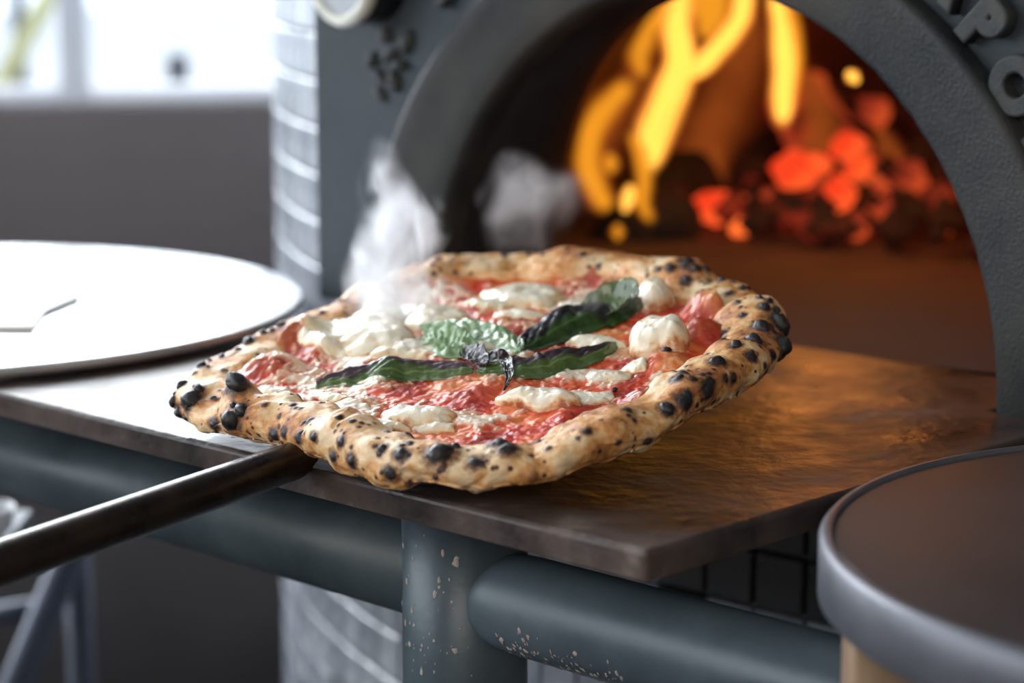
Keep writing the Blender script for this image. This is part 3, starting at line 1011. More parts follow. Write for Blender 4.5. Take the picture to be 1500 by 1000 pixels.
# interior surface ---------------------------------------------------
SB = [(1045, 462, .015, .0115), (1030, 495, .012, .009), (1058, 470, .008, .005), (1060, 442, .010, .006), (400, 552, .017, .011), (432, 510, .018, .013), (468, 525, .012, .006), (660, 408, .026, .008), (700, 400, .02, .007), (915, 402, .018, .010), (880, 405, .014, .008), (950, 395, .015, .008),
      (975, 545, .014, .008), (945, 590, .012, .005), (720, 575, .012, .003), (560, 575, .012, .003), (690, 590, .01, .003), (840, 610, .012, .003), (1000, 520, .012, .006), (640, 430, .02, .004), (820, 400, .015, .006), (520, 600, .010, .003)]
SBL = [(loc2(px, py - 5, .006), r, h) for px, py, r, h in SB]
def hgt(x, y):
    P = np.stack([x, y, 0 * x], -1)
    h = 0.0100 + 0.0028 * np.clip(1 - (np.hypot(x, y) / 0.12) ** 2, 0, 1) + 0.0012 * fbm(P, 60, 5, 2) + 0.0005 * fbm(P, 240, 6, 3)
    for c, r, hh in SBL:
        d = np.hypot(x - c[0], y - c[1]) / r
        h = h + hh * np.exp(-d ** 2.6 * 1.3)
    return h
gs = 0.00062
xs = np.arange(-.165, .165, gs)
GX, GY = np.meshgrid(xs, xs, indexing='ij')
GR, GA = np.hypot(GX, GY), np.arctan2(GY, GX)
P3 = np.stack([GX, GY, 0 * GX], -1)
edge = Rout(GA) - 2 * 0.0175 + 0.009 + 0.0032 * fbm(P3, 45, 91, 3)
gm = GR < edge + .002
HH = hgt(GX, GY)
HH = HH + 0.0015 * sstep(-.02, 0, GR - edge)
HH = np.where(GR > edge - .002, HH - 0.010 * sstep(-.002, .002, GR - edge), HH)
# thin melted cheese froth attribute
froth = np.zeros_like(GX)
for px, py, hw, hd_, a in [(500, 565, 90, 22, .8), (455, 545, 60, 22, .6), (560, 540, 60, 15, .7), (560, 520, 110, 25, .7), (870, 512, 70, 14, .85), (840, 550, 70, 12, .8), (640, 500, 60, 20, .7), (500, 600, 60, 16, .85), (600, 440, 110, 25, .6), (860, 435, 90, 24, .75), (700, 440, 80, 15, .6),
                       (420, 590, 50, 14, .7), (760, 560, 40, 8, .3), (680, 612, 70, 12, .75), (950, 555, 40, 10, .45), (780, 480, 60, 10, .6), (900, 385, 90, 10, .7), (720, 520, 60, 14, .75), (560, 625, 80, 10, .8), (880, 590, 50, 8, .3), (430, 610, 50, 8, .6)]:
    c = loc2(px, py, .007); ex = loc2(px + hw, py, .007) - c; ey = loc2(px, py + hd_, .007) - c
    Mi = np.linalg.inv(np.stack([ex, ey], 1))
    q = np.stack([GX - c[0], GY - c[1]], -1) @ Mi.T
    froth = np.maximum(froth, a * np.exp(-(q ** 2).sum(-1)))
fn = fbm(P3, 130, 301, 4, .6)
frn = np.clip(sstep(0.26, 0.66, froth + 0.40 * fn), 0, 1)
HH = HH + frn * (0.0010 + 0.0004 * np.abs(fbm(P3, 330, 8, 2)))
pulp = fbm(P3, 330, 401, 3)
HH = HH + (1 - frn) * 0.00028 * pulp
idx = -np.ones(GX.shape, int)
idx[gm] = np.arange(gm.sum())
q4 = gm[:-1, :-1] & gm[1:, :-1] & gm[1:, 1:] & gm[:-1, 1:]
I, J = np.where(q4)
fsauce = np.stack([idx[I, J], idx[I + 1, J], idx[I + 1, J + 1], idx[I, J + 1]], 1)
dk = np.clip(0.5 + 0.5 * fbm(P3, 45, 501, 3), 0, 1)
ebake = sstep(-.014, .0, GR - edge)
bulge = np.clip((hgt(GX, GY) - .009) / .008, 0, 1)
me = mesh('tomato_sauce', np.stack([GX[gm], GY[gm], HH[gm]], -1), fsauce, {'froth': frn[gm], 'tone': dk[gm], 'bake': np.clip(ebake * .9 + bulge * .5, 0, 1)[gm]})
def sauce_mat():
    m, n, l, b = mat('baked_tomato_sauce')
    A = {}
    for k_ in ('froth', 'tone', 'bake'):
        a = n.new('ShaderNodeAttribute'); a.attribute_name = k_; A[k_] = a
    tcn = n.new('ShaderNodeTexCoord')
    nz = N(n, 'ShaderNodeTexNoise', Scale=260, Detail=6, Roughness=.65)
    l.new(tcn.outputs['Object'], nz.inputs['Vector'])
    ma = n.new('ShaderNodeMath'); ma.operation = 'MULTIPLY_ADD'; ma.inputs[1].default_value = .8; ma.inputs[2].default_value = -.4
    l.new(nz.outputs[0], ma.inputs[0])
    ad = n.new('ShaderNodeMath'); ad.operation = 'ADD'; l.new(ma.outputs[0], ad.inputs[0]); l.new(A['tone'].outputs['Fac'], ad.inputs[1])
    r1 = ramp(n, [(0.1, (0.34, 0.012, 0.005)), (0.45, (0.66, 0.035, 0.012)), (0.75, (0.80, 0.12, 0.03)), (1.0, (0.84, 0.28, 0.09))])
    l.new(ad.outputs[0], r1.inputs[0])
    r3 = ramp(n, [(0.2, (0.40, 0.09, 0.03)), (0.55, (0.60, 0.19, 0.06)), (0.9, (0.74, 0.38, 0.15))])
    l.new(ad.outputs[0], r3.inputs[0])
    mx0 = n.new('ShaderNodeMix'); mx0.data_type = 'RGBA'
    l.new(A['bake'].outputs['Fac'], mx0.inputs[0]); l.new(r1.outputs[0], mx0.inputs[6]); l.new(r3.outputs[0], mx0.inputs[7])
    r2 = ramp(n, [(0.15, (0.70, 0.33, 0.17)), (0.5, (0.80, 0.58, 0.40)), (0.85, (0.86, 0.76, 0.62))])
    l.new(ad.outputs[0], r2.inputs[0])
    mx = n.new('ShaderNodeMix'); mx.data_type = 'RGBA'
    l.new(A['froth'].outputs['Fac'], mx.inputs[0]); l.new(mx0.outputs[2], mx.inputs[6]); l.new(r2.outputs[0], mx.inputs[7])
    l.new(mx.outputs[2], b.inputs['Base Color'])
    b.inputs['Roughness'].default_value = .30
    b.inputs['Subsurface Weight'].default_value = .2
    b.inputs['Subsurface Radius'].default_value = (0.004, 0.0012, 0.0006)
    b.inputs['Subsurface Scale'].default_value = 1.0
    b.inputs['Coat Weight'].default_value = .12
    b.inputs['Coat Roughness'].default_value = .12
    nb = N(n, 'ShaderNodeTexNoise', Scale=700, Detail=4, Roughness=.6)
    l.new(tcn.outputs['Object'], nb.inputs['Vector'])
    bp = n.new('ShaderNodeBump'); bp.inputs['Strength'].default_value = .35; bp.inputs['Distance'].default_value = .0006
    l.new(nb.outputs[0], bp.inputs['Height']); l.new(bp.outputs[0], b.inputs['Normal'])
    return m
link('tomato_sauce', me, sauce_mat(), pizza)

# mozzarella ---------------------------------------------------------
def mozz_mat():
    m, n, l, b = mat('melted_mozzarella')
    tcn = n.new('ShaderNodeTexCoord')
    nz = N(n, 'ShaderNodeTexNoise', Scale=95, Detail=5, Roughness=.6)
    l.new(tcn.outputs['Object'], nz.inputs['Vector'])
    ea = n.new('ShaderNodeAttribute'); ea.attribute_name = 'rim'
    ad = n.new('ShaderNodeMath'); ad.operation = 'MULTIPLY_ADD'; ad.inputs[1].default_value = .30
    l.new(ea.outputs['Fac'], ad.inputs[0]); l.new(nz.outputs[0], ad.inputs[2])
    r = ramp(n, [(0.30, (0.86, 0.82, 0.70)), (0.56, (0.84, 0.77, 0.60)), (0.70, (0.80, 0.62, 0.38)), (0.80, (0.62, 0.30, 0.13)), (0.88, (0.35, 0.10, 0.04))])
    l.new(ad.outputs[0], r.inputs[0])
    l.new(r.outputs[0], b.inputs['Base Color'])
    b.inputs['Roughness'].default_value = .3
    b.inputs['Subsurface Weight'].default_value = .35
    b.inputs['Subsurface Radius'].default_value = (0.006, 0.0045, 0.003)
    b.inputs['Subsurface Scale'].default_value = 1.0
    b.inputs['Coat Weight'].default_value = .3
    b.inputs['Coat Roughness'].default_value = .15
    nb = N(n, 'ShaderNodeTexNoise', Scale=420, Detail=4)
    l.new(tcn.outputs['Object'], nb.inputs['Vector'])
    bp = n.new('ShaderNodeBump'); bp.inputs['Strength'].default_value = .3; bp.inputs['Distance'].default_value = .0008
    l.new(nb.outputs[0], bp.inputs['Height']); l.new(bp.outputs[0], b.inputs['Normal'])
    return m
M['mozz'] = mozz_mat()
def mozz(px, py, hw, hd_, h, seed, lump=.16, irr=.28):
    if h > .009: irr = .12
    c = loc2(px, py, .008); ex = loc2(px + hw, py, .008) - c; ey = loc2(px, py + hd_, .008) - c
    na_, nr_ = 96, 26
    th = np.linspace(0, 2 * math.pi, na_, endpoint=False)
    cir = np.stack([np.cos(th), np.sin(th), 0 * th + seed], -1)
    ir = 1 + irr * fbm(cir, 1.3, seed, 3, .5)
    rho = np.linspace(0, 1, nr_)
    T_, R_ = np.meshgrid(th, rho, indexing='ij')
    IR = R_ * (1 + (ir[:, None] - 1) * R_ ** 2)
    x = c[0] + IR * (np.cos(T_) * ex[0] + np.sin(T_) * ey[0])
    y = c[1] + IR * (np.cos(T_) * ex[1] + np.sin(T_) * ey[1])
    P = np.stack([x, y, 0 * x], -1)
    prof_ = np.clip(1 - R_ ** 2.4, 0, 1) ** .6
    if h > .009: lump = .08
    z = hgt(x, y) + h * prof_ * (1 + lump * fbm(P, 75, seed, 2) + .05 * fbm(P, 260, seed, 2)) + 0.0016 * prof_ - 0.0016 * (R_ > .97)
    me = mesh('mozzarella', np.stack([x, y, z], -1).reshape(-1, 3), gridfaces(na_, nr_, True, False), {'rim': (R_ ** 5).reshape(-1)})
    bm = bmesh.new(); bm.from_mesh(me); bmesh.ops.remove_doubles(bm, verts=bm.verts, dist=1e-6); bmesh.ops.recalc_face_normals(bm, faces=bm.faces)
    if sum(f_.normal.z for f_ in bm.faces) < 0: bmesh.ops.reverse_faces(bm, faces=bm.faces)
    bm.to_mesh(me); bm.free()
    link('mozzarella', me, M['mozz'], pizza)
MZ = [(532, 492, 84, 28, .0075), (484, 508, 46, 14, .004), (548, 470, 60, 18, .006), (585, 512, 62, 13, .003), (615, 462, 72, 17, .0035), (765, 432, 66, 17, .006), (718, 446, 38, 9, .003), (845, 447, 34, 8, .0022), (960, 437, 30, 12, .0115),
      (966, 505, 48, 17, .0135), (792, 587, 64, 11, .0065), (860, 578, 42, 8, .0025), (608, 610, 58, 10, .005), (560, 622, 38, 7, .0022), (402, 573, 27, 6, .003), (470, 625, 40, 7, .0016), (520, 634, 30, 5, .0015),
      (890, 548, 34, 8, .0018), (875, 503, 46, 8, .0018), (490, 580, 30, 6, .0016), (545, 560, 24, 5, .0012), (640, 620, 34, 5, .002), (760, 462, 40, 6, .0015), (700, 505, 40, 7, .0012), (930, 540, 20, 6, .002)]
for i, a in enumerate(MZ):
    mozz(*a, seed=100 + i * 7)

# small char specks lying on the sauce
for px, py, r in [(977, 517, 8), (492, 592, 4), (478, 588, 3), (900, 560, 4), (880, 595, 4)]:
    c = loc2(px, py + 3, .01)
    z = float(hgt(np.array([c[0]]), np.array([c[1]]))[0]) + .0012
    blister(np.array([c[0], c[1], z]), np.array([0, 0, 1.]), r / PXM, .7, int(px))

# basil --------------------------------------------------------------
def basil_mat(name, g1, g2, dark, thr):
    m, n, l, b = mat(name)
    tcn = n.new('ShaderNodeTexCoord')
    nz = N(n, 'ShaderNodeTexNoise', Scale=60, Detail=4)
    l.new(tcn.outputs['Object'], nz.inputs['Vector'])
    sa = n.new('ShaderNodeAttribute'); sa.attribute_name = 'scorch'
    ve = n.new('ShaderNodeAttribute'); ve.attribute_name = 'vein'
    r = ramp(n, [(0.35, g1), (0.65, g2)])
    l.new(nz.outputs[0], r.inputs[0])
    vm = n.new('ShaderNodeMix'); vm.data_type = 'RGBA'
    vm.inputs[7].default_value = (min(1, g2[0] * 1.9), min(1, g2[1] * 1.6), g2[2] * 1.9, 1)
    l.new(ve.outputs['Fac'], vm.inputs[0]); l.new(r.outputs[0], vm.inputs[6])
    ad = n.new('ShaderNodeMath'); ad.operation = 'ADD'
    l.new(sa.outputs['Fac'], ad.inputs[0]); l.new(nz.outputs[0], ad.inputs[1])
    rc = ramp(n, [(thr, (0, 0, 0)), (thr + .12, (1, 1, 1))])
    l.new(ad.outputs[0], rc.inputs[0])
    mx = n.new('ShaderNodeMix'); mx.data_type = 'RGBA'
    mx.inputs[7].default_value = (*dark, 1)
    l.new(rc.outputs[0], mx.inputs[0]); l.new(vm.outputs[2], mx.inputs[6])
    l.new(mx.outputs[2], b.inputs['Base Color'])
    b.inputs['Roughness'].default_value = .28
    b.inputs['Coat Weight'].default_value = .3
    b.inputs['Coat Roughness'].default_value = .15
    nb = N(n, 'ShaderNodeTexNoise', Scale=500, Detail=2)
    l.new(tcn.outputs['Object'], nb.inputs['Vector'])
    bp = n.new('ShaderNodeBump'); bp.inputs['Strength'].default_value = .4; bp.inputs['Distance'].default_value = .0006
    l.new(nb.outputs[0], bp.inputs['Height']); l.new(bp.outputs[0], b.inputs['Normal'])
    return m
M['basil'] = basil_mat('wilted_basil', (0.035, 0.075, 0.014), (0.085, 0.15, 0.035), (0.045, 0.026, 0.036), .70)
M['basil_pale'] = basil_mat('pale_basil', (0.12, 0.24, 0.09), (0.26, 0.40, 0.20), (0.04, 0.025, 0.03), .95)
M['basil_dark'] = basil_mat('scorched_basil', (0.02, 0.045, 0.01), (0.04, 0.10, 0.015), (0.016, 0.012, 0.018), .45)
def leaf(axis, half, tilt, curl, m, seed, scorch=(0, 0), crinkle=.0012, lift=.002, label=None, fold=0.0, name='basil_leaf', blunt=0.6):
    """axis: (px, py, extra height); scorch=(at -w edge, at +w edge)"""
    ax = []
    for px, py, h in axis:
        c = loc2(px, py, .0085 + h)
        ax.append((c[0], c[1], h))
    ns, nw = 90, 27
    ax = smooth_path(ax, ns)
    hg = hgt(ax[:, 0], ax[:, 1])
    T_ = np.gradient(ax[:, :2], axis=0); T_ /= np.linalg.norm(T_, axis=1)[:, None]
    side = np.stack([-T_[:, 1], T_[:, 0]], 1)
    # make +w point away from the camera
    s_ = np.linspace(0, 1, ns)
    wid = half * np.sin(np.pi * np.clip(s_ * .97 + .015, 0, 1)) ** blunt * (1 - .25 * s_)
    w = np.linspace(-1, 1, nw)
    S_, W_ = np.meshgrid(s_, w, indexing='ij')
    off = W_ * wid[:, None]
    x = ax[:, 0:1] + side[:, 0:1] * off * math.cos(tilt)
    y = ax[:, 1:2] + side[:, 1:2] * off * math.cos(tilt)
    P = np.stack([S_ * .08, W_ * .02, 0 * S_ + seed], -1)
    vein = np.abs(np.sin((S_ * 9 - np.abs(W_) * 2.2) * math.pi))
    z = hg[:, None] + lift + ax[:, 2:3] + off * math.sin(tilt) + curl * wid[:, None] * (W_ ** 2) + fold * wid[:, None] * np.abs(W_) \
        + crinkle * fbm(P, 90, seed, 3) + crinkle * .7 * (vein ** .5 - .6) * (1 - np.abs(W_) ** 4)
    z = np.maximum(z, hgt(x, y) + 0.0012)
    vt = np.clip(1 - np.abs(W_) * 14, 0, 1) + np.clip(1 - vein * 7, 0, 1) * .7
    sc = np.where(W_ < 0, -W_ * scorch[0], W_ * scorch[1]) + .18 * vn(P, 60, seed + 3)
    me = mesh(name, np.stack([x, y, z], -1).reshape(-1, 3), gridfaces(ns, nw), {'scorch': sc.reshape(-1), 'vein': np.clip(vt, 0, 1).reshape(-1)})
    o = link(name, me, m, pizza)
    md = o.modifiers.new('thick', 'SOLIDIFY'); md.thickness = .00035
    if label: o['label'] = label
    return o
leaf([(462, 560, 0), (500, 556, .001), (560, 549, .002), (620, 543, .002), (660, 545, .001), (694, 548, 0)], .0125, .75, -.25, M['basil'], 11, (.0, .75), label='long basil leaf, green below and purplish along its upper fold')
leaf([(700, 522, 0), (660, 512, .001), (618, 492, .001)], .014, -.4, .2, M['basil_pale'], 23, (0, .1), .0028, label='pale crinkled basil leaf catching the light')
leaf([(762, 520, 0), (735, 500, .002), (690, 484, .003), (640, 476, .002), (616, 480, 0)], .0145, -.5, -.35, M['basil_pale'], 17, (.15, .0), .0022, label='pale crinkled basil leaf catching the light')
leaf([(765, 518, 0), (795, 494, .003), (845, 472, .004), (895, 456, .003), (940, 437, .003)], .018, .62, -.3, M['basil_dark'], 31, (-.25, .5), .0014, label='long dark scorched basil leaf')
leaf([(850, 462, .002), (895, 446, .006), (922, 436, .010), (936, 428, .014)], .0105, .8, .4, M['basil'], 37, (0, .0), .0012, label='bright green curled leaf tip')
leaf([(700, 548, 0), (745, 545, .002), (800, 535, .003), (855, 522, .002), (903, 505, .001)], .0120, .7, -.25, M['basil'], 41, (.0, .8), .0012, label='basil leaf, dark along its ridge and green beneath')
leaf([(733, 520, .004), (744, 540, .006), (748, 556, .004), (738, 572, .001)], .0035, .3, .4, M['basil_dark'], 47, (.6, .6), .0006, label='shrivelled black curl of basil')
leaf([(676, 522, .002), (696, 526, .005), (716, 545, .003)], .006, .5, .6, M['basil_dark'], 53, (.3, .6), .002, label='shrivelled black curl of basil')
leaf([(708, 530, .001), (730, 535, .004), (768, 530, .003)], .006, .6, .5, M['basil'], 59, (.0, .5), .0016)

# ================================================================== ROUND TABLES
# pale table at the left
LT = empty('round_side_table', (-0.4146, 1.507, FLOOR), 'round pale shiny side table at left, overlapping the shelf', 'table')
lathe('table_top', [(0, 0.0), (0.267, 0.0), (0.2705, 0.0015), (0.2725, 0.004), (0.2715, 0.0065), (0.269, 0.0075), (0, 0.0075)], M['disc_white'], (-0.4146, 1.507, 0.0025), LT, 160)
lathe('pedestal', [(0, 0), (0.15, 0), (0.15, 0.012), (0.03, 0.03), (0.022, 0.06), (0.022, -FLOOR - .02), (0.06, -FLOOR + .0025), (0, -FLOOR + .0025)], M['legsteel'], (-0.46, 1.62, FLOOR), LT, 32)
bq = [hz(-30, 486, .0105), hz(48, 486, .0105), hz(66, 462, .0105), hz(118, 440, .0105), hz(60, 428, .0105), hz(-60, 430, .0105)]
bm = bmesh.new()
c_ = sum(bq) / 6
tv = [bm.verts.new(Vector(p - c_)) for p in bq]
f = bm.faces.new(tv)
r_ = bmesh.ops.extrude_face_region(bm, geom=[f])
bmesh.ops.translate(bm, verts=[g_ for g_ in r_['geom'] if isinstance(g_, bmesh.types.BMVert)], vec=(0, 0, 0.004))
bmesh.ops.recalc_face_normals(bm, faces=bm.faces)
me = D.meshes.new('thin_board'); bm.to_mesh(me); bm.free()
bo = link('thin_board', me, M['board'], None, False); bo.location = c_
tag(bo, 'thin pale board lying flat on the shiny round table at the left edge', 'board')
# dark table at the right
RT_ = empty('round_dark_table', (0.331, 0.883, FLOOR), 'round dark brown table top with thick grey metal rim at lower right', 'table')
rx, ry, rr = 0.331, 0.883, 0.205
zt_ = 0.010
lathe('table_top', [(0, zt_ - 0.0015), (rr - 0.008, zt_ - 0.0015), (rr - 0.0065, zt_ - 0.002), (rr - 0.0065, zt_ - .020), (0, zt_ - .020)], M['disc_dark'], (rx, ry, 0), RT_, 160)
lathe('metal_rim', [(rr - 0.0062, zt_ - .018), (rr - 0.0062, zt_ - 0.0015), (rr - 0.005, zt_), (rr - 0.002, zt_ - 0.0006), (rr, zt_ - 0.003), (rr, zt_ - 0.026), (rr - 0.002, zt_ - 0.028), (rr - 0.0062, zt_ - 0.028), (rr - 0.0062, zt_ - .018)], M['disc_rim'], (rx, ry, 0), RT_, 160)
# wooden stand below it
Pw = hz(1240, 985, -0.06)
box('wooden_leg', (.151, .872, (FLOOR - 0.02) / 2), (0.016, 0, 0), (0, 0.016, 0), (0, 0, (-0.02 - FLOOR) / 2), M['wood'], RT_, 0.003)
box('wooden_leg', (rx + .11, ry + .02, (FLOOR - 0.02) / 2), (0.014, 0, 0), (0, 0.014, 0), (0, 0, (-0.02 - FLOOR) / 2), M['wood'], RT_, 0.003)

# steel stand legs and white vessel, low at the left
st_ = empty('folding_stand', tuple(hz(60, 1000, -0.6)), 'blurred blue-grey steel folding stand in the dark below the shelf', 'stand')
dpl = np.array([0, 1.9, 0]); ny = np.array([0, 1., 0])
A_ = hp(112, 790, dpl, ny); B_ = hp(118, 1120, dpl, ny)
B_ = np.array([A_[0], A_[1], FLOOR])
tube('leg', [A_, B_], 0.012, M['legsteel'], st_, 16)
A_ = hp(108, 800, dpl - ny * .03, ny); B_ = hp(0, 1060, dpl - ny * .03, ny)
B_ = A_ + (B_ - A_) * ((FLOOR - A_[2]) / (B_[2] - A_[2]))
tube('leg', [A_, B_], 0.014, M['legsteel'], st_, 16)
A_ = hp(20, 835, dpl + ny * .05, ny); B_ = hp(20, 1100, dpl + ny * .05, ny)
tube('crossbar', [hp(-40, 905, dpl + ny * .02, ny), hp(60, 890, dpl + ny * .02, ny)], 0.010, M['legsteel'], st_, 16)
vp_ = hp(-30, 765, np.array([0, 1.55, 0]), ny)
vs_ = lathe('white_bowl', [(0, 0), (0.014, 0), (0.022, 0.006), (0.0245, 0.014), (0.025, 0.022), (0.0235, 0.022), (0.021, 0.010), (0.0, 0.004)], M['enamel'], (vp_[0], vp_[1], vp_[2] - .011), n=48)
tag(vs_, 'small bright white bowl below the rail at the left edge', 'bowl')
sb = empty('low_side_stand', (vp_[0] - .09, vp_[1] + .02, FLOOR), 'narrow dark ledge on a leg carrying the white bowl at the left edge', 'stand')
box('ledge', (vp_[0] - .09, vp_[1] + .02, vp_[2] - .016), (0.11, 0, 0), (0, .06, 0), (0, 0, .0045), M['bollard'], sb, bevel=.001)
tube('leg', [(vp_[0] - .15, vp_[1] + .02, FLOOR), (vp_[0] - .15, vp_[1] + .02, vp_[2] - .0206)], 0.014, M['bollard'], sb, 20)

# ================================================================== FIRE
def VP(px, py, v): return hp(px, py, uvz(0, v, 0), V)
fl = empty('wood_fire', tuple(uvz(-0.42, 0.5, 0)), 'orange and yellow wood fire blazing inside the oven', 'fire')
fc = np.array(fl.location)
def flame(pts, v, m, dep=0.35):
    """pts: (px, py, half width px)"""
    n = 40
    a = smooth_path([(p[0], p[1], p[2] * 1.15) for p in pts], n)
    vs, acr, aln = [], [], []
    nw = 15
    for i, (px, py, hw) in enumerate(a):
        P = VP(px, py, v)
        k_ = np.linalg.norm(P - CP) / FPX
        j0, j1 = max(0, i - 1), min(n - 1, i + 1)
        t = np.array([a[j1, 0] - a[j0, 0], a[j1, 1] - a[j0, 1]]); t /= np.linalg.norm(t)
        sd = RT * (-t[1]) - UP * (t[0])
        for j in range(nw):
            w = -1 + 2 * j / (nw - 1)
            vs.append(P + sd * w * hw * k_ + np.array([0, -1, 0]) * (1 - w * w) * hw * k_ * dep)
            acr.append(abs(w))
            aln.append(min(1, i / 4.0, (n - 1 - i) / 6.0))
    me = mesh('flame', np.array(vs) - fc, gridfaces(n, nw), {'across': acr, 'along': aln})
    return link('flame', me, m, fl)
# dim glow tongues behind
flame([(1040, 300, 40), (1020, 240, 60), (1050, 150, 70), (1080, 60, 60), (1080, -40, 40)], 0.62, M['flame_dim'])
flame([(1190, 250, 30), (1205, 190, 42), (1190, 140, 34), (1170, 90, 20)], 0.60, M['flame_dim'])
flame([(870, 330, 24), (850, 270, 34), (880, 180, 40), (930, 90, 38), (950, 20, 30)], 0.52, M['flame_dim'])
flame([(1320, 300, 20), (1325, 262, 28), (1300, 215, 24), (1280, 180, 12)], 0.62, M['flame_dim'])
flame([(1052, 270, 14), (1045, 236, 20), (1050, 200, 10)], 0.6, M['flame_dim'])
flame([(880, 320, 24), (868, 250, 36), (900, 170, 44), (935, 110, 36), (950, 60, 20)], 0.48, M['flame_dim'])
# orange outer curls
flame([(903, 318, 12), (876, 285, 24), (858, 238, 24), (864, 190, 28), (888, 155, 30), (915, 128, 22), (940, 112, 6)], 0.44, M['flame_mid'])
flame([(945, 120, 10), (935, 80, 26), (955, 30, 30), (970, -20, 20)], 0.47, M['flame_mid'])
flame([(958, 330, 10), (940, 300, 16), (944, 262, 16), (938, 222, 15), (918, 185, 8)], 0.41, M['flame_mid'])
flame([(893, 255, 6), (895, 240, 16), (890, 222, 6)], 0.46, M['flame_mid'])
# main bright tongue
flame([(945, 265, 12), (952, 225, 26), (962, 178, 34), (985, 130, 30), (998, 90, 26), (990, 40, 30), (992, -20, 34), (1010, -60, 20)], 0.43, M['flame_hot'])
flame([(950, 215, 10), (965, 165, 22), (985, 125, 20), (996, 95, 12)], 0.42, M['flame_hot'])
flame([(1000, 118, 8), (1028, 95, 20), (1060, 62, 22), (1085, 25, 22), (1092, -30, 22)], 0.45, M['flame_hot'])
flame([(1030, 60, 10), (1040, 20, 34), (1045, -30, 40)], 0.5, M['flame_mid'])
# right upright tongue
flame([(1146, 190, 8), (1147, 150, 22), (1148, 90, 22), (1142, 30, 20), (1134, -30, 18)], 0.50, M['flame_hot'])
flame([(1160, 150, 8), (1165, 90, 16), (1160, 30, 16), (1150, -20, 10)], 0.51, M['flame_mid'])
# small licks
flame([(914, 312, 6), (920, 290, 15), (926, 268, 6)], 0.40, M['flame_hot'])
flame([(905, 352, 4), (905, 340, 15), (905, 326, 4)], 0.38, M['flame_mid'])
flame([(1240, 104, 4), (1248, 112, 12), (1258, 122, 4)], 0.40, M['flame_hot'])

# logs, embers
def log(name, A, B, r, m, label, cat, seed, group=None):
    n, k_ = 24, 20
    pts = np.array([A + (B - A) * t for t in np.linspace(0, 1, n)])
    c = (A + B) / 2
    vs, fs = sweep(pts - c, r, k_)
    vs = np.array(vs)
    ax = (B - A) / np.linalg.norm(B - A)
    t = (vs @ ax)[:, None] * ax
    rad_ = vs - t
    vs = t + rad_ * (1 + .16 * fbm(vs, 30, seed, 3)[:, None])
    me = mesh(name, vs, fs)
    bm = bmesh.new(); bm.from_mesh(me); bmesh.ops.recalc_face_normals(bm, faces=bm.faces); bm.to_mesh(me); bm.free()
    o = link(name, me, m); o.location = c
    tag(o, label, cat, group)
    return o
log('log', VP(905, 372, .40) + Z * .004, VP(1010, 262, .56), .030, M['log'], 'charred log leaning under the brightest flame', 'log', 3)
log('log', VP(985, 345, .43) + Z * .012, VP(860, 300, .62), .026, M['log'], 'black log lying at the left foot of the flames', 'log', 5)
log('log', VP(1290, 318, .60), VP(1170, 150, .72), .03, M['ember_dim'], 'burning log glowing dull red, leaning at right of the upright flame', 'log', 8)
log('log', VP(1100, 330, .58), VP(1345, 262, .62), .026, M['ember_dim'], 'glowing log lying across the ember bed', 'log', 12)
log('log', VP(1010, 330, .60), VP(1120, 215, .74), .03, M['log'], 'dark log standing between the two groups of flames', 'log', 15)
def ember(px, py, r, v, m, label, seed, sq=(1, .8, .8)):
    P = VP(px, py, v)
    k_ = np.linalg.norm(P - CP) / FPX
    X = ico_v[:, :] * (1 + .30 * fbm(ico_v, 1.1, seed, 3)[:, None]) * np.array(sq) * r * k_
    o = link('ember', mesh('ember', X, ico_f), m)
    o.location = P
    o.rotation_euler = (0, random.uniform(-.6, .6), random.uniform(0, 3))
    tag(o, label, 'ember', 'glowing embers in the oven')
    return o
EM = [(1048, 300, 32, .50, 'ember', 'large glowing red ember nearest the flames'), (1085, 334, 15, .47, 'ember_hot', 'small round orange-red ember in front of the large one'),
      (1162, 250, 30, .54, 'ember', 'bright red ember below the upright flame'), (1195, 240, 22, .56, 'ember', 'red ember beside the one below the upright flame'),
      (1230, 283, 26, .54, 'ember', 'elongated red ember in the middle of the right-hand bed'), (1215, 300, 18, .53, 'ember', 'small red ember under the elongated one'),
      (1240, 215, 24, .60, 'ember', 'red ember high on the right-hand pile'), (1262, 250, 22, .60, 'ember', 'red ember on the slope of the right-hand pile'),
      (1330, 258, 26, .58, 'ember_dim', 'orange-brown ember near the right side of the mouth'), (1300, 310, 28, .56, 'ember_dim', 'dull red ember low at the right'),
      (1180, 190, 26, .62, 'ember_dim', 'dim red ember behind the upright flame'), (1150, 310, 30, .52, 'ember_black', 'black charcoal lump between the red embers'),
      (1340, 312, 26, .54, 'ember_black', 'black charcoal lump at the right edge of the fire'), (1120, 290, 22, .58, 'ember_dim', 'dull red ember behind the small round one'),
      (1370, 290, 26, .60, 'ember_dim', 'dull red ember at the far right of the fire'), (1280, 165, 26, .70, 'ember_dim', 'dim ember at the top of the right-hand pile'),
      (1090, 250, 24, .64, 'ember_black', 'black charcoal lump behind the large glowing ember'), (1010, 300, 18, .53, 'ember_dim', 'dull red ember left of the large glowing one'),
      (950, 345, 18, .42, 'ember_black', 'black charcoal lump at the front left of the fire'), (1250, 330, 24, .52, 'ember_dim', 'dull ember at the front of the right-hand bed'),
      (1200, 325, 18, .50, 'ember_black', 'small black charcoal lump at the front of the bed'), (1385, 325, 20, .56, 'ember_dim', 'small dull ember at the front right corner'),
      (835, 310, 26, .50, 'ember_dim', 'dull red ember at the left behind the steam'), (1230, 140, 30, .74, 'ember_black', 'black charcoal lump high at the back')]
for i, (px, py, r, v, m, lab) in enumerate(EM):
    ember(px, py, r, v, M[m], lab, 40 + i * 3, (1, random.uniform(.65, .95), random.uniform(.7, 1)))
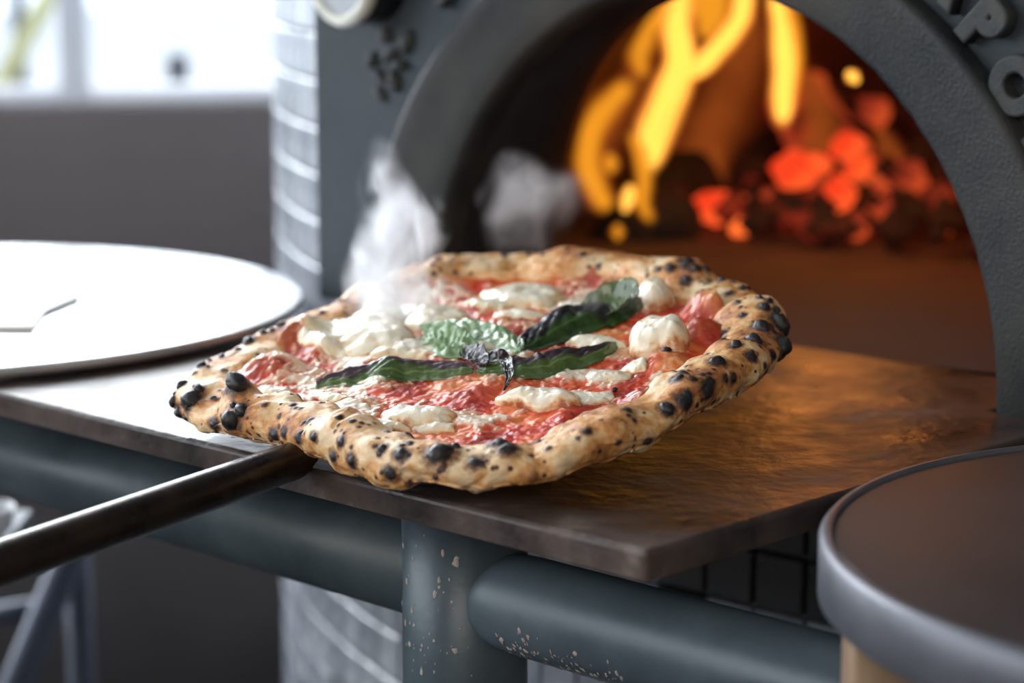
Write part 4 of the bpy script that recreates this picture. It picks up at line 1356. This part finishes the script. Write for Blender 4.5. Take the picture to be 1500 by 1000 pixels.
# ash and small coals bed: nobody could count it
vs, fs = [], []
for i in range(420):
    uu = random.uniform(-.62, .12); vv = random.uniform(.46, .95)
    if math.hypot(uu - CU, vv - DV) > .47: continue
    h = .012 + .11 * sstep(.42, .8, vv) * random.random()
    r = random.uniform(.008, .022)
    b0 = len(vs)
    for d in ((1, 0, 0), (-1, 0, 0), (0, 1, 0), (0, -1, 0), (0, 0, 1), (0, 0, -1)):
        vs.append(uvz(uu, vv, h) + np.array(d) * r * random.uniform(.6, 1.2))
    for a in (0, 1):
        for b in (2, 3):
            for c in (4, 5): fs.append((b0 + a, b0 + b, b0 + c))
cb = pmesh('coal_bed', vs, fs, M['ember_black'], None, smooth=False)
tag(cb, 'bed of small dark coals and ash behind the embers', 'coals', kind='stuff')
# the fire's own light
lamp('fire_light', 'POINT', uvz(-0.40, 0.42, 0.16), 0.55, (1.0, 0.34, 0.08), 0.06)
lamp('fire_light', 'POINT', uvz(-0.22, 0.50, 0.14), 0.3, (1.0, 0.30, 0.08), 0.06)
lamp('ember_light', 'POINT', uvz(-0.05, 0.50, 0.12), 0.25, (1.0, 0.20, 0.06), 0.08)

# ================================================================== STEAM
def steam_mat(name, dens, scale, lo, hi, stretch, seed):
    m = D.materials.new(name)
    m.use_nodes = True
    n, l = m.node_tree.nodes, m.node_tree.links
    n.clear()
    out = n.new('ShaderNodeOutputMaterial')
    pv = n.new('ShaderNodeVolumePrincipled')
    pv.inputs['Color'].default_value = (0.95, 0.97, 1.0, 1)
    pv.inputs['Anisotropy'].default_value = 0.6
    t = n.new('ShaderNodeTexCoord')
    mpn = n.new('ShaderNodeMapping'); mpn.inputs['Scale'].default_value = stretch; mpn.inputs['Location'].default_value = (seed, seed * .7, 0)
    l.new(t.outputs['Object'], mpn.inputs[0])
    nz = N(n, 'ShaderNodeTexNoise', Scale=scale, Detail=3, Roughness=.5, Distortion=1.4)
    l.new(mpn.outputs[0], nz.inputs['Vector'])
    mr = n.new('ShaderNodeMapRange'); mr.inputs['From Min'].default_value = lo; mr.inputs['From Max'].default_value = hi; mr.interpolation_type = 'SMOOTHSTEP'
    l.new(nz.outputs[0], mr.inputs[0])
    # fall-off to the outside of the wisp, in generated coordinates
    ln = n.new('ShaderNodeVectorMath'); ln.operation = 'SUBTRACT'; ln.inputs[1].default_value = (.5, .5, .5)
    l.new(t.outputs['Generated'], ln.inputs[0])
    n2 = N(n, 'ShaderNodeTexNoise', Scale=scale * .45, Detail=2)
    l.new(t.outputs['Object'], n2.inputs['Vector'])
    nm_ = n.new('ShaderNodeVectorMath'); nm_.operation = 'MULTIPLY_ADD'; nm_.inputs[1].default_value = (.75, .3, .75); nm_.inputs[2].default_value = (-.375, -.15, -.375)
    l.new(n2.outputs['Color'], nm_.inputs[0])
    na2 = n.new('ShaderNodeVectorMath'); na2.operation = 'ADD'
    l.new(ln.outputs[0], na2.inputs[0]); l.new(nm_.outputs[0], na2.inputs[1])
    le = n.new('ShaderNodeVectorMath'); le.operation = 'LENGTH'; l.new(na2.outputs[0], le.inputs[0])
    fo = n.new('ShaderNodeMapRange'); fo.inputs['From Min'].default_value = .36; fo.inputs['From Max'].default_value = .06; fo.interpolation_type = 'SMOOTHSTEP'
    l.new(le.outputs['Value'], fo.inputs[0])
    mu = n.new('ShaderNodeMath'); mu.operation = 'MULTIPLY'; l.new(mr.outputs[0], mu.inputs[0]); l.new(fo.outputs[0], mu.inputs[1])
    m2 = n.new('ShaderNodeMath'); m2.operation = 'MULTIPLY'; m2.inputs[1].default_value = dens; l.new(mu.outputs[0], m2.inputs[0])
    l.new(m2.outputs[0], pv.inputs['Density'])
    l.new(pv.outputs[0], out.inputs['Volume'])
    return m
def plume(label, px, py, hw, hh, depth, thick, m, group='steam rising from the pizza'):
    P = hp(px, py, np.array([0, depth, 0]), np.array([0, 1., 0]))
    k_ = np.linalg.norm(P - CP) / FPX
    X = ico_v * np.array([hw * k_, thick, hh * k_]) * (1 + .10 * fbm(ico_v, 1.2, int(px), 2)[:, None])
    o = link('steam_wisp', mesh('steam_wisp', X, ico_f), m)
    o.location = P
    tag(o, label, 'steam', group)
    return o
plume('thick pale steam rising in front of the grey iron at the left of the mouth', 580, 345, 105, 190, 1.22, .05, steam_mat('steam_dense', 240, 34, .40, .76, (1, 1, .5), 1.3))
plume('faint bluish steam curling in front of the dark reveal', 775, 300, 115, 105, 1.26, .05, steam_mat('steam_thin', 60, 34, .42, .78, (1, 1, .6), 4.1))
plume('soft steam drifting low over the cheese at the left', 590, 440, 120, 55, 1.17, .04, steam_mat('steam_low', 80, 30, .40, .76, (1, 1, .7), 7.7))
plume('faint steam hanging over the dark basil leaf', 890, 440, 110, 50, 1.16, .04, steam_mat('steam_low', 36, 30, .42, .74, (1, 1, .7), 9.2))
print('DONE')
